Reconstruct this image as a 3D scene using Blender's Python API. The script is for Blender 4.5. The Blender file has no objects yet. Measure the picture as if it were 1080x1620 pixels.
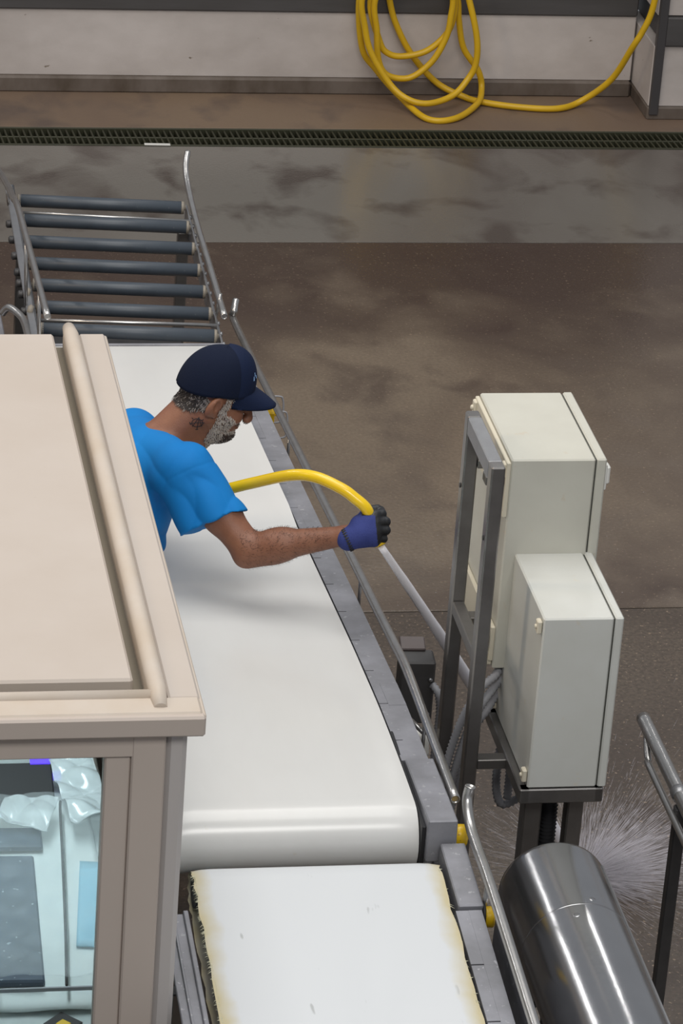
import bpy, bmesh, math, random
import numpy as np
from mathutils import Vector, Matrix
from mathutils.bvhtree import BVHTree
random.seed(7)
SC = bpy.context.scene
COL = SC.collection
PI = math.pi

# ------------------------------------------------------------------ camera
cam_data = bpy.data.cameras.new('camera')
cam = bpy.data.objects.new('camera', cam_data)
COL.objects.link(cam)
cam_data.sensor_fit = 'VERTICAL'
cam_data.sensor_height = 24.0
cam_data.lens = 24.0 * 5810 / 1620
cam_data.clip_end = 200
RX = Vector((0.98461946, -0.16121510, 0.06733660))
UP = Vector((0.01057342, 0.43969146, 0.89808664))
FW = Vector((0.17439246, 0.88356160, -0.43463337))
cam.matrix_world = Matrix(((RX.x, UP.x, -FW.x, 0), (RX.y, UP.y, -FW.y, 0), (RX.z, UP.z, -FW.z, 5.9), (0, 0, 0, 1)))
SC.camera = cam

# ------------------------------------------------------------------ world, lights, exposure
SC.view_settings.view_transform = 'Standard'
SC.view_settings.look = 'None'
SC.view_settings.gamma = 1.0
SC.view_settings.use_curve_mapping = False
SC.view_settings.exposure = 0.0
w = bpy.data.worlds.new('world'); SC.world = w; w.use_nodes = True
w.node_tree.nodes['Background'].inputs[0].default_value = (0.80, 0.84, 0.90, 1)
w.node_tree.nodes['Background'].inputs[1].default_value = 0.38

def area(name, loc, target, sx, sy, power, color=(1, 1, 1)):
    d = bpy.data.lights.new(name, 'AREA'); d.shape = 'RECTANGLE'
    d.size = sx; d.size_y = sy; d.energy = power; d.color = color
    o = bpy.data.objects.new(name, d); COL.objects.link(o)
    o.location = loc
    o.rotation_euler = (Vector(target) - Vector(loc)).to_track_quat('-Z', 'Y').to_euler()
    return o
area('ceiling_lamp_bank', (1.2, 9.0, 8.2), (1.2, 9.0, 0), 4.5, 5.0, 300, (1.0, 0.985, 0.95))
area('far_wall_fill', (3.4, 11.8, 8.2), (3.2, 14.5, 0), 5.0, .8, 85, (1.0, 0.97, 0.93))  # added light for the back wall
def strip(name, loc, tilt, sx, sy, power):
    o = area(name, loc, (loc[0], loc[1], 0), sx, sy, power, (1.0, 0.98, 0.95)); o.rotation_euler = (0, math.radians(tilt), 0)
strip('ceiling_strip_right', (4.75, 16.0, 6.7), 25, 0.12, .8, 26)
area('front_fill', (1.6, 1.5, 8.2), (1.8, 8.0, 1.2), 4.0, 2.0, 330, (1.0, 0.985, 0.95))  # added fill from above the camera for the front faces
strip('side_strip_left', (-2.2, 13.9, 5.75), -43, 0.14, 5.2, 75)

area('warm_fill_left', (-4.5, 8.5, 5.5), (2.0, 8.4, 1.3), 1.2, 2.0, 110, (1.0, .80, .58))  # added warm fill for the cabinets' left faces

# ------------------------------------------------------------------ materials
MATS = {}
def mat(name, col, rough=0.5, metal=0.0, col2=None, nscale=4.0, nmix=0.5, bump=0.0, bscale=60.0,
        spots=None, sscale=14.0, sthr=0.70, rough2=None, coat=0.0, stretch=(1, 1, 1), spec=0.5, sss=0.0):
    m = bpy.data.materials.new(name); m.use_nodes = True
    nt = m.node_tree; N = nt.nodes; L = nt.links
    b = N['Principled BSDF']
    b.inputs['Base Color'].default_value = (*col, 1)
    b.inputs['Roughness'].default_value = rough
    b.inputs['Metallic'].default_value = metal
    b.inputs['Specular IOR Level'].default_value = spec
    b.inputs['Coat Weight'].default_value = coat
    b.inputs['Coat Roughness'].default_value = 0.12
    if sss: 
        b.inputs['Subsurface Weight'].default_value = sss
        b.inputs['Subsurface Radius'].default_value = (0.012, 0.004, 0.002)
        b.inputs['Subsurface Scale'].default_value = 1.0
    tc = N.new('ShaderNodeTexCoord'); mp = N.new('ShaderNodeMapping')
    mp.inputs['Scale'].default_value = stretch
    L.new(tc.outputs['Object'], mp.inputs['Vector'])
    def noise(scale, detail=6, rg=0.6):
        n = N.new('ShaderNodeTexNoise'); n.inputs['Scale'].default_value = scale
        n.inputs['Detail'].default_value = detail; n.inputs['Roughness'].default_value = rg
        L.new(mp.outputs[0], n.inputs['Vector']); return n
    def ramp(a, c):
        r = N.new('ShaderNodeMapRange'); r.inputs['From Min'].default_value = a; r.inputs['From Max'].default_value = c
        return r
    out = None
    if col2 is not None:
        n = noise(nscale); r = ramp(0.5 - 0.25 / max(nmix, .05) * .5, 0.5 + 0.25 / max(nmix, .05) * .5)
        L.new(n.outputs['Fac'], r.inputs['Value'])
        mx = N.new('ShaderNodeMix'); mx.data_type = 'RGBA'
        mx.inputs[6].default_value = (*col, 1); mx.inputs[7].default_value = (*col2, 1)
        L.new(r.outputs[0], mx.inputs[0]); out = mx.outputs[2]
        if rough2 is not None:
            rr = N.new('ShaderNodeMapRange'); rr.inputs['To Min'].default_value = rough; rr.inputs['To Max'].default_value = rough2
            L.new(r.outputs[0], rr.inputs['Value']); L.new(rr.outputs[0], b.inputs['Roughness'])
    if spots is not None:
        n = noise(sscale, 3, 0.5); r = ramp(sthr, sthr + 0.04); L.new(n.outputs['Fac'], r.inputs['Value'])
        mx = N.new('ShaderNodeMix'); mx.data_type = 'RGBA'
        if out: L.new(out, mx.inputs[6])
        else: mx.inputs[6].default_value = (*col, 1)
        mx.inputs[7].default_value = (*spots, 1); L.new(r.outputs[0], mx.inputs[0]); out = mx.outputs[2]
    if out: L.new(out, b.inputs['Base Color'])
    if bump:
        n = noise(bscale, 4, 0.6); bp = N.new('ShaderNodeBump'); bp.inputs['Strength'].default_value = bump
        bp.inputs['Distance'].default_value = 0.004
        L.new(n.outputs['Fac'], bp.inputs['Height']); L.new(bp.outputs[0], b.inputs['Normal'])
    MATS[name] = m
    return m
M = mat
m_belt = M('white_belt', (0.675, 0.67, 0.655), 0.24, col2=(0.62, 0.61, 0.59), nscale=2.6, nmix=.6, spots=(0.62, 0.60, 0.56), sscale=30, sthr=.74, stretch=(1, .35, 1))
m_steel = M('brushed_steel', (0.40, 0.40, 0.41), 0.42, .85, col2=(0.30, 0.30, 0.31), nscale=12, nmix=.5, bump=.15, bscale=200)
m_rail = M('rail_steel', (0.50, 0.49, 0.48), 0.30, .9, col2=(0.40, 0.39, 0.38), nscale=20)
m_plate = M('grey_plate', (0.30, 0.30, 0.33), 0.55, .35, col2=(0.20, 0.20, 0.215), nscale=7, nmix=.7, spots=(0.36, 0.36, 0.38), sscale=60, sthr=.66)
m_dark = M('dark_metal', (0.05, 0.05, 0.052), 0.5, .5, col2=(0.09, 0.085, 0.085), nscale=9)
m_black = M('black_rubber', (0.012, 0.012, 0.014), 0.6)
m_roller = M('roller_plastic', (0.060, 0.074, 0.092), 0.42, 0, col2=(0.040, 0.050, 0.064), nscale=6, nmix=.6, spots=(.11, .12, .13), sscale=90, sthr=.70)
m_rolcap = M('roller_cap', (0.24, 0.21, 0.17), 0.5)
m_yellow = M('yellow_plastic', (0.80, 0.50, 0.01), 0.35, spots=(0.45, 0.25, 0.02), sscale=80, sthr=.66)
m_hose = M('yellow_hose', (0.86, 0.58, 0.005), 0.30, col2=(0.78, 0.50, 0.01), nscale=9, coat=.3)
m_hosewall = M('yellow_hose_worn', (0.72, 0.44, 0.01), 0.42, col2=(0.60, 0.36, 0.01), nscale=9)
m_booth = M('cream_panel', (0.475, 0.42, 0.375), 0.6, col2=(0.435, 0.375, 0.325), nscale=2.0, nmix=.6, spots=(0.36, 0.29, 0.22), sscale=26, sthr=.765)
m_trim = M('cream_trim', (0.51, 0.45, 0.395), 0.55, col2=(0.47, 0.39, 0.31), nscale=5, nmix=.6)
m_shaded = M('cream_shaded', (0.46, 0.395, 0.35), 0.55, col2=(0.43, 0.37, 0.325), nscale=3)  # booth cream on the front parts, their shade put into the colour
m_gap = M('gap_shade', (0.16, 0.135, 0.10), 0.8)  # shade inside the roof gaps, put into the colour
m_cab = M('cabinet_paint', (0.53, 0.52, 0.455), 0.45, col2=(0.48, 0.465, 0.405), nscale=5, nmix=.6, spots=(0.50, 0.46, 0.38), sscale=22, sthr=.68)
m_cab2 = M('cabinet_paint_clean', (0.575, 0.58, 0.55), 0.42, col2=(0.53, 0.53, 0.49), nscale=5, nmix=.6, spots=(0.56, 0.54, 0.48), sscale=18, sthr=.68)
m_cabseam = M('door_gasket', (0.06, 0.06, 0.05), 0.8)
m_hinge = M('hinge_cream', (0.58, 0.53, 0.42), 0.5)
m_drum = M('drum_steel', (0.44, 0.44, 0.45), 0.19, .95, col2=(0.39, 0.39, 0.40), nscale=5, nmix=.5, bump=.05, bscale=30)
m_post = M('post_steel', (0.27, 0.26, 0.25), 0.35, .85, col2=(0.18, 0.17, 0.165), nscale=8)
m_conduit = M('grey_conduit', (0.28, 0.28, 0.30), 0.5)
m_white = M('white_plastic', (0.75, 0.74, 0.70), 0.4)
m_rust = M('brown_plate', (0.10, 0.07, 0.065), 0.5, col2=(0.06, 0.055, 0.055), nscale=6)

def floor_mat(name, ca, cb, cc, rlo, rhi, speck=True):
    m = bpy.data.materials.new(name); m.use_nodes = True
    nt = m.node_tree; N = nt.nodes; L = nt.links; b = N['Principled BSDF']
    tc = N.new('ShaderNodeTexCoord')
    def noise(scale, detail, st=(1, 1, 1), dist=0):
        mp = N.new('ShaderNodeMapping'); mp.inputs['Scale'].default_value = st
        L.new(tc.outputs['Object'], mp.inputs['Vector'])
        n = N.new('ShaderNodeTexNoise'); n.inputs['Scale'].default_value = scale; n.inputs['Detail'].default_value = detail
        n.inputs['Distortion'].default_value = dist
        L.new(mp.outputs[0], n.inputs['Vector']); return n
    def rng(src, a, c, x=0, y=1):
        r = N.new('ShaderNodeMapRange'); r.inputs['From Min'].default_value = a; r.inputs['From Max'].default_value = c
        r.inputs['To Min'].default_value = x; r.inputs['To Max'].default_value = y
        L.new(src, r.inputs['Value']); return r.outputs[0]
    def mix(f, a, c, mode='MIX'):
        mx = N.new('ShaderNodeMix'); mx.data_type = 'RGBA'; mx.blend_type = mode
        if isinstance(f, float): mx.inputs[0].default_value = f
        else: L.new(f, mx.inputs[0])
        for i, v in ((6, a), (7, c)):
            if isinstance(v, tuple): mx.inputs[i].default_value = (*v, 1)
            else: L.new(v, mx.inputs[i])
        return mx.outputs[2]
    big = noise(0.62, 5, (1, .8, 1), .8).outputs['Fac']
    med = noise(3.2, 7, (1, .8, 1), .3).outputs['Fac']
    fine = noise(70, 3).outputs['Fac']
    c = mix(rng(big, .38, .60), ca, cb)
    c = mix(rng(med, .50, .66), c, cc)
    if name == 'wet_concrete':                                   # dark reflection on the wet floor, painted into the colour along the pale slab
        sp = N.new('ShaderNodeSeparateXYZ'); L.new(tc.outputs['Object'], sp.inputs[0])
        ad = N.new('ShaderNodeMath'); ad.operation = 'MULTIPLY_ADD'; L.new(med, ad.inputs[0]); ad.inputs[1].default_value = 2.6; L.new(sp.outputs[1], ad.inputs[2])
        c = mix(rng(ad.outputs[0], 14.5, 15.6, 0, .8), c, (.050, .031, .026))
    if speck: 
        gr = 1.0 if name.endswith('near') else .30
        c = mix(rng(fine, .42, .62, 0, .55 * gr), c, (ca[0] * .35, ca[1] * .35, ca[2] * .35))
        c = mix(rng(noise(75, 2).outputs['Fac'], .64, .70, 0, .7 * gr), c, (ca[0] * 2.3, ca[1] * 2.2, ca[2] * 2.1))
    L.new(c, b.inputs['Base Color'])
    L.new(rng(big, .35, .62, rlo, rhi), b.inputs['Roughness'])
    bp = N.new('ShaderNodeBump'); bp.inputs['Strength'].default_value = .22; bp.inputs['Distance'].default_value = .004
    L.new(fine, bp.inputs['Height']); L.new(bp.outputs[0], b.inputs['Normal'])
    b.inputs['Specular IOR Level'].default_value = .55
    return m
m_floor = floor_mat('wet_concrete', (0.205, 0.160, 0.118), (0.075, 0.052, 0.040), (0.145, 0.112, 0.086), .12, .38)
m_floor_near = floor_mat('wet_concrete_near', (0.135, 0.105, 0.078), (0.062, 0.044, 0.034), (0.105, 0.080, 0.060), .16, .42)
m_floor_far = floor_mat('pale_concrete', (0.19, 0.175, 0.155), (0.135, 0.118, 0.104), (0.095, 0.078, 0.068), .14, .36, False)
m_ledge = floor_mat('brown_ledge', (0.21, 0.145, 0.095), (0.17, 0.115, 0.080), (0.12, 0.085, 0.066), .45, .6, False)
m_wallw = M('white_wall', (0.60, 0.545, 0.515), 0.6, col2=(0.46, 0.41, 0.38), nscale=2.2, nmix=.7, spots=(0.20, 0.16, 0.12), sscale=13, sthr=.735, stretch=(1, 1, 1.6), bump=.1)
m_beam = M('dark_beam', (0.085, 0.080, 0.080), 0.6, col2=(0.060, 0.055, 0.053), nscale=5, stretch=(.4, 1, 4))
m_curb = M('stained_curb', (0.085, 0.062, 0.045), 0.6, col2=(0.155, 0.125, 0.105), nscale=5, nmix=.9, stretch=(1, 1, .5))
m_corner = M('corner_trim', (0.085, 0.08, 0.082), 0.45, .4)
m_grate = M('drain_grate', (0.055, 0.055, 0.030), 0.5, .3, col2=(0.035, 0.036, 0.022), nscale=8)
m_pit = M('drain_pit', (0.008, 0.008, 0.006), 0.6)

# ------------------------------------------------------------------ geometry helpers
class MB:
    def __init__(s): s.v = []; s.f = []; s.m = []; s.sm = []
    def add(s, vs, fs, smooth=False, mi=0):
        o = len(s.v); s.v += [tuple(p) for p in vs]
        for f in fs: s.f.append([i + o for i in f]); s.m.append(mi); s.sm.append(smooth)
        return s
    def obox(s, c, ax, h, bev=0.002, mi=0):
        c = Vector(c); ax = [Vector(a).normalized() for a in ax]
        bev = min(bev, min(h) * .49)
        vs = []; idx = {}
        S = [(a, b, d) for a in (-1, 1) for b in (-1, 1) for d in (-1, 1)]
        for sg in S:
            for a in range(3):
                p = c.copy()
                for k in range(3): p += ax[k] * sg[k] * (h[k] if k == a else h[k] - bev)
                idx[(sg, a)] = len(vs); vs.append(p)
        fs = []
        for a in range(3):
            b, d = (a + 1) % 3, (a + 2) % 3
            for sa in (-1, 1):
                q = []
                for sb, sd in ((-1, -1), (1, -1), (1, 1), (-1, 1)):
                    sg = [0, 0, 0]; sg[a] = sa; sg[b] = sb; sg[d] = sd; q.append(idx[(tuple(sg), a)])
                fs.append(q)
        for a, b in ((0, 1), (1, 2), (0, 2)):
            d = 3 - a - b
            for sa in (-1, 1):
                for sb in (-1, 1):
                    g1 = [0, 0, 0]; g1[a] = sa; g1[b] = sb; g1[d] = -1; g2 = list(g1); g2[d] = 1
                    g1 = tuple(g1); g2 = tuple(g2)
                    fs.append([idx[(g1, a)], idx[(g2, a)], idx[(g2, b)], idx[(g1, b)]])
        for sg in S: fs.append([idx[(sg, 0)], idx[(sg, 1)], idx[(sg, 2)]])
        return s.add(vs, fs, False, mi)
    def box(s, x0, x1, y0, y1, z0, z1, bev=0.002, mi=0):
        return s.obox(((x0 + x1) / 2, (y0 + y1) / 2, (z0 + z1) / 2), ((1, 0, 0), (0, 1, 0), (0, 0, 1)),
                      (abs(x1 - x0) / 2, abs(y1 - y0) / 2, abs(z1 - z0) / 2), bev, mi)
    def slab(s, x0, x1, pa, pb, t, bev=0.002, mi=0):
        """box between X planes whose top runs from pa=(y,z) to pb=(y,z), thickness t below"""
        d = Vector((0, pb[0] - pa[0], pb[1] - pa[1])); L = d.length; d.normalize(); n = Vector((1, 0, 0)).cross(d)
        if n.z < 0: n = -n
        c = Vector(((x0 + x1) / 2, (pa[0] + pb[0]) / 2, (pa[1] + pb[1]) / 2)) - n * t / 2
        return s.obox(c, ((1, 0, 0), d, n), ((x1 - x0) / 2, L / 2, t / 2), bev, mi)
    def tube(s, pts, r, n=14, hollow=False, mi=0, smooth=True):
        P = [Vector(p) for p in pts]; R = r if hasattr(r, '__len__') else [r] * len(P)
        T = [(P[min(i + 1, len(P) - 1)] - P[max(i - 1, 0)]).normalized() for i in range(len(P))]
        a = Vector((0, 0, 1)) if abs(T[0].z) < .9 else Vector((1, 0, 0))
        u = T[0].cross(a).normalized(); rings = []
        for i in range(len(P)):
            u = (u - T[i] * u.dot(T[i])).normalized(); v = T[i].cross(u)
            rings.append((P[i], u.copy(), v.copy(), R[i]))
        if hollow:
            a0 = rings[0]; b0 = rings[-1]
            rings = [(a0[0] + T[0] * .004, a0[1], a0[2], a0[3] * .72), (a0[0], a0[1], a0[2], a0[3] * .78)] + rings + \
                    [(b0[0], b0[1], b0[2], b0[3] * .78), (b0[0] - T[-1] * .004, b0[1], b0[2], b0[3] * .72)]
        vs = [p + (uu * math.cos(2 * PI * k / n) + vv * math.sin(2 * PI * k / n)) * rr for p, uu, vv, rr in rings for k in range(n)]
        m = len(rings)
        fs = [[i * n + k, i * n + (k + 1) % n, (i + 1) * n + (k + 1) % n, (i + 1) * n + k] for i in range(m - 1) for k in range(n)]
        s.add(vs, fs, smooth, mi)
        o = len(s.v) - len(vs)
        s.f.append([o + k for k in range(n)]); s.m.append(mi); s.sm.append(False)
        s.f.append([o + (m - 1) * n + k for k in range(n)]); s.m.append(mi); s.sm.append(False)
        return s
    def lathe(s, o, d, prof, n=32, mi=0, smooth=True):
        o = Vector(o); d = Vector(d).normalized()
        return s.tube_prof([(o + d * a, r) for a, r in prof], d, n, mi, smooth)
    def tube_prof(s, pr, d, n, mi, smooth):
        a = Vector((0, 0, 1)) if abs(d.z) < .9 else Vector((1, 0, 0)); u = d.cross(a).normalized(); v = d.cross(u)
        vs = [p + (u * math.cos(2 * PI * k / n) + v * math.sin(2 * PI * k / n)) * max(r, 1e-4) for p, r in pr for k in range(n)]
        m = len(pr)
        fs = [[i * n + k, i * n + (k + 1) % n, (i + 1) * n + (k + 1) % n, (i + 1) * n + k] for i in range(m - 1) for k in range(n)]
        s.add(vs, fs, smooth, mi); o = len(s.v) - len(vs)
        for q in ([o + k for k in range(n)], [o + (m - 1) * n + k for k in range(n)]): s.f.append(q); s.m.append(mi); s.sm.append(False)
        return s

ORG = {}
def spline(pts, k=8, closed=False):
    P = [Vector(p) for p in pts]; out = []; n = len(P)
    for i in range(n - 1 if not closed else n):
        g = (lambda j: P[j % n]) if closed else (lambda j: P[max(0, min(n - 1, j))])
        p0, p1, p2, p3 = g(i - 1), g(i), g(i + 1), g(i + 2)
        for t in range(k):
            t /= k
            out.append(0.5 * ((2 * p1) + (p2 - p0) * t + (2 * p0 - 5 * p1 + 4 * p2 - p3) * t * t + (3 * p1 - p0 - 3 * p2 + p3) * t ** 3))
    out.append(P[0] if closed else P[-1])
    return out
def root_of(o):
    return ORG[o.name]
def link(name, me, parent=None, origin=None):
    o = bpy.data.objects.new(name, me); COL.objects.link(o)
    if parent is not None:
        o.parent = parent; ORG[o.name] = ORG[parent.name]
    else:
        o.location = origin; ORG[o.name] = Vector(origin)
    return o
def build(name, mb, mats, parent=None, origin=None, recalc=True):
    if not isinstance(mats, (list, tuple)): mats = [mats]
    if parent is not None: org = ORG[parent.name]
    else:
        if origin is None:
            a = np.array(mb.v); origin = ((a[:, 0].min() + a[:, 0].max()) / 2, (a[:, 1].min() + a[:, 1].max()) / 2, a[:, 2].min())
        org = Vector(origin)
    me = bpy.data.meshes.new(name)
    me.from_pydata([(p[0] - org.x, p[1] - org.y, p[2] - org.z) for p in mb.v], [], mb.f)
    for m in mats: me.materials.append(m)
    me.polygons.foreach_set('material_index', mb.m); me.polygons.foreach_set('use_smooth', mb.sm)
    if recalc:
        bm = bmesh.new(); bm.from_mesh(me); bmesh.ops.recalc_face_normals(bm, faces=bm.faces); bm.to_mesh(me); bm.free()
    me.update()
    return link(name, me, parent, org)
def tag(o, label=None, cat=None, group=None, kind=None):
    for k, v in (('label', label), ('category', cat), ('group', group), ('kind', kind)):
        if v: o[k] = v
    return o
def thing(name, label, cat, loc, group=None, kind=None):
    o = bpy.data.objects.new(name, None); COL.objects.link(o); o.location = loc; o.empty_display_size = .05
    ORG[o.name] = Vector(loc)
    return tag(o, label, cat, group, kind)
def struct(name, mb, m, parent=None):
    o = build(name, mb, m, parent)
    if parent is None: o['kind'] = 'structure'
    return o
def B(*a, **k): return MB().box(*a, **k)

# ------------------------------------------------------------------ setting: floor, wall, drain
fl = bpy.data.objects.new('floor', None); COL.objects.link(fl); fl['kind'] = 'structure'; ORG['floor'] = Vector((0, 0, 0))
build('slab', B(-6, 12, -3, 11.195, -.20, 0, .004), m_floor_near, fl)
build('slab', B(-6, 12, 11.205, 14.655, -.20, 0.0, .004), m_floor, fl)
build('slab', B(-6, 12, 14.66, 15.835, -.20, 0.0, .0005), m_floor_far, fl)
build('slab', B(-6, 12, 16.065, 16.9, -.20, 0.004, .008), m_ledge, fl)
build('joint', B(-6, 12, 11.18, 11.22, -.21, -.006, .001), m_pit, fl)

wb = bpy.data.objects.new('wall_back', None); COL.objects.link(wb); wb['kind'] = 'structure'; ORG['wall_back'] = Vector((0, 0, 0))
build('curb', B(-6, 4.545, 16.55, 16.75, 0, .082, .010), m_curb, wb)
build('panel', B(-6, 4.545, 16.575, 16.78, .080, .408, .004), m_wallw, wb)
build('beam', B(-6, 4.545, 16.56, 16.80, .412, .78, .006), m_beam, wb)
build('panel', B(-6, 4.545, 16.575, 16.78, .79, 2.5, .004), M('upper_wall', (0.12, 0.095, 0.085), 0.6, col2=(0.15, 0.12, 0.11), nscale=1.5), wb)
wr = bpy.data.objects.new('wall_right', None); COL.objects.link(wr); wr['kind'] = 'structure'; ORG['wall_right'] = Vector((0, 0, 0))
build('curb', B(4.552, 8, 16.235, 16.78, 0, .068, .008), m_curb, wr)
build('panel', B(4.556, 8, 16.245, 16.78, .068, .372, .004), m_wallw, wr)
build('beam', B(4.60, 8, 16.225, 16.78, .376, .52, .006), m_beam, wr)
build('panel', B(4.556, 8, 16.245, 16.78, .524, 2.5, .004), m_wallw, wr)
struct('trim_1', B(4.560, 4.604, 16.222, 16.26, .03, 2.5, .004), m_corner)
m_maroon = M('maroon_paint', (.10, .022, .022), .5)
for i, x in enumerate((3.95, 5.4)): struct('trim_%d' % (i + 2), B(x - .06, x + .06, 16.35, 16.5, .85, 3.6, .01), m_maroon)  # unseen pillars, added for the dark streaks they reflect in the floor

dr = thing('drain_grate', 'long dark slotted drain grate set in the floor below the back wall', 'drain', (3, 15.95, 0))
build('channel', B(-1, 7, 15.84, 16.06, -.16, -.10, .002), m_pit, dr)
gf = MB().box(-1, 7, 15.838, 15.852, -.10, .004).box(-1, 7, 16.050, 16.064, -.10, .006).box(-1, 7, 15.944, 15.956, -.03, .001)
build('grate_frame', gf, m_grate, dr)
bar = MB().obox((0, 15.951, -.010), ((1, .06, 0), (-.06, 1, 0), (0, 0, 1)), (.0045, .100, .010), .001)
proto = None
for i in range(200):
    x = -.40 + i * .0285
    if proto is None:
        proto = build('grate_bar', bar, m_grate, dr); proto.location = (x, 0, 0)
    else:
        c = proto.copy(); COL.objects.link(c); c.location = (x, 0, 0)
tag(build('plastic_strip', MB().obox((2.135, 15.842, .006), ((1, -.03, 0), (.03, 1, 0), (0, 0, 1)), (.060, .010, .0025), .001), m_white),
    'small white plastic strip lying on the near edge of the drain grate', 'litter')

# wall hose
hp = [(4.53,16.18,.80),(4.525,16.18,0.716),(4.508,16.19,0.557),(4.477,16.20,0.459),(4.442,16.22,0.373),(4.384,16.33,0.172),(4.262,16.40,0.035),(4.128,16.329,0.022),(3.944,16.346,0.022),(3.786,16.409,0.022),(3.705,16.474,0.024),(3.570,16.525,0.079),(3.435,16.525,0.222),(3.345,16.525,0.380),(3.305,16.525,0.506),(3.28,16.51,.62),(3.21,16.50,.66),
(3.155,16.490,0.517),(3.185,16.490,0.265),(3.262,16.490,0.154),(3.363,16.398,0.058),(3.461,16.180,0.020),(3.600,16.183,0.020),(3.743,16.364,0.030),(3.782,16.470,0.075),(3.759,16.480,0.160),(3.679,16.480,0.271),(3.644,16.480,0.413),(3.627,16.480,0.524),(3.56,16.46,.68),(3.35,16.45,.72),
(3.205,16.450,0.531),(3.260,16.450,0.311),(3.310,16.450,0.248),(3.388,16.450,0.237),(3.494,16.450,0.266),(3.580,16.450,0.347),(3.611,16.450,0.442),(3.602,16.450,0.552),(3.52,16.44,.70),(3.36,16.43,.70),
(3.222,16.420,0.541),(3.238,16.420,0.368),(3.252,16.420,0.242),(3.288,16.420,0.163),(3.360,16.420,0.135),(3.436,16.420,0.149),(3.522,16.420,0.229),(3.575,16.420,0.341),(3.590,16.420,0.436),(3.588,16.420,0.562),(3.50,16.40,.72),(3.30,16.38,.73),
(3.153,16.380,0.568),(3.172,16.380,0.397),(3.212,16.370,0.271),(3.308,16.340,0.130),(3.390,16.290,0.075),(3.490,16.280,0.060),(3.615,16.340,0.080),(3.691,16.380,0.150),(3.723,16.380,0.230),(3.717,16.380,0.357),(3.666,16.400,0.545),(3.60,16.45,.74),(3.45,16.5,.80)]
wh = thing('coiled_hose', 'long yellow hose hanging in loops against the back wall', 'hose', (3.6, 16.4, 0))
build('hose_line', MB().tube(spline(hp, 9), .0155, 12), m_hosewall, wh)
build('hook', MB().tube(spline([(3.42, 16.57, .80), (3.42, 16.44, .78), (3.42, 16.33, .76), (3.42, 16.32, .82)], 5), .012, 8), m_steel, wh)

# ------------------------------------------------------------------ roller conveyor
rz = lambda y: .985 + (y - 11.39) * .10
rc = thing('roller_conveyor', 'gravity conveyor of dark grey rollers at the far end of the belt line', 'conveyor', (1.47, 11.9, 0))
RY = [12.319, 12.166, 12.002, 11.841, 11.683, 11.525, 11.369]
rp = None
for i, y in enumerate(RY):
    if rp is None:
        c0 = Vector((1.176, 0, 0)); d = Vector((.588, -.055, -.004))
        mb = MB().lathe(c0, d, [(0, .016), (.002, .0235), (.586, .0235), (.589, .016)], 28)
        rp = build('roller', mb, m_roller, rc)
        cpr = [(-.006, .0238), (.004, .0225), (.005, .010), (.010, .008)]
        cp = [build('end_cap', MB().lathe(c0 + d, d, cpr, 20), m_rolcap, rp), build('end_cap', MB().lathe(c0, -d, cpr, 20), m_rolcap, rp)]
        o = rp
    else:
        o = rp.copy(); COL.objects.link(o)
        for e in cp: c = e.copy(); COL.objects.link(c); c.parent = o
    o.location = (0, y - 11.9 + .055 + 11.9, rz(y))
fr = MB()
fr.slab(1.778, 1.786, (11.30, rz(11.30) - .012), (12.36, rz(12.36) - .012), .075)
fr.slab(1.786, 1.808, (11.30, rz(11.30) - .082), (12.36, rz(12.36) - .082), .006)
for i in range(14):
    y = 11.36 + i * .072; fr.lathe((1.786, y, rz(y) - .03), (1, 0, 0), [(0, .009), (.008, .009), (.010, .006)], 8)
build('side_frame', fr, m_steel, rc)
fl_ = MB()
fl_.slab(1.128, 1.160, (11.24, rz(11.24) + .035), (12.42, rz(12.42) + .035), .012)
fl_.slab(1.150, 1.160, (11.24, rz(11.24) + .035), (12.42, rz(12.42) + .035), .10)
build('side_frame', fl_, m_steel, rc)
bl = MB()
for i, y in enumerate([11.5, 11.62, 11.70, 11.78, 11.90, 12.02, 12.14]):
    bl.lathe((1.122, y, rz(y) + .02), (-1, 0, 0), [(-.01, .014), (.008, .014), (.012, .009)], 10)
build('bolt_row', bl, m_dark, rc)
for y in (11.60, 11.48):
    build('white_cap', MB().lathe((1.150, y, rz(y) + .03), (-1, .2, .2), [(0, .018), (.012, .022), (.020, .014)], 14), m_rolcap, rc)
build('cross_bar', MB().tube([(1.165, 12.265, rz(12.265) + .002), (1.775, 12.215, rz(12.215) - .004)], .006, 8), m_rail, rc)
build('cross_bar', MB().tube([(1.165, 11.475, rz(11.475) - .0), (1.775, 11.43, rz(11.43) + .004)], .007, 8), m_rail, rc)
build('shade_plate', MB().box(1.19, 1.76, 11.36, 12.22, .60, .62, .003), m_dark, rc)  # added dark plate standing in for the shade under the rollers
build('end_plate', B(1.165, 1.79, 11.318, 11.328, .88, .972), m_plate, rc)
build('web_plate', B(1.005, 1.060, 11.10, 12.28, .62, .93, .004), m_plate, rc)
build('guide_rail', MB().tube(spline([(1.812, 12.60, 1.185), (1.800, 12.55, 1.145), (1.800, 12.46, 1.100), (1.800, 12.217, 1.066), (1.800, 11.80, 1.045), (1.800, 11.433, 1.024)], 6), .0115, 14, True), m_rail, rc)
build('guide_rail', MB().tube(spline([(1.08, 12.80, 1.06), (1.110, 12.60, 1.115), (1.120, 12.279, 1.180), (1.120, 11.99, 1.235), (1.120, 11.825, 1.270), (1.120, 11.284, 1.303), (1.120, 10.715, 1.330)], 6), .0115, 14, True), m_rail, rc)
for y, z in ((12.25, 1.17), (11.5, 1.28), (11.0, 1.31)): build('rail_bracket', MB().tube([(1.120, y, z), (1.130, y + .02, rz(max(y, 11.3)) + .03)], .006, 8), m_rail, rc)
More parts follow.
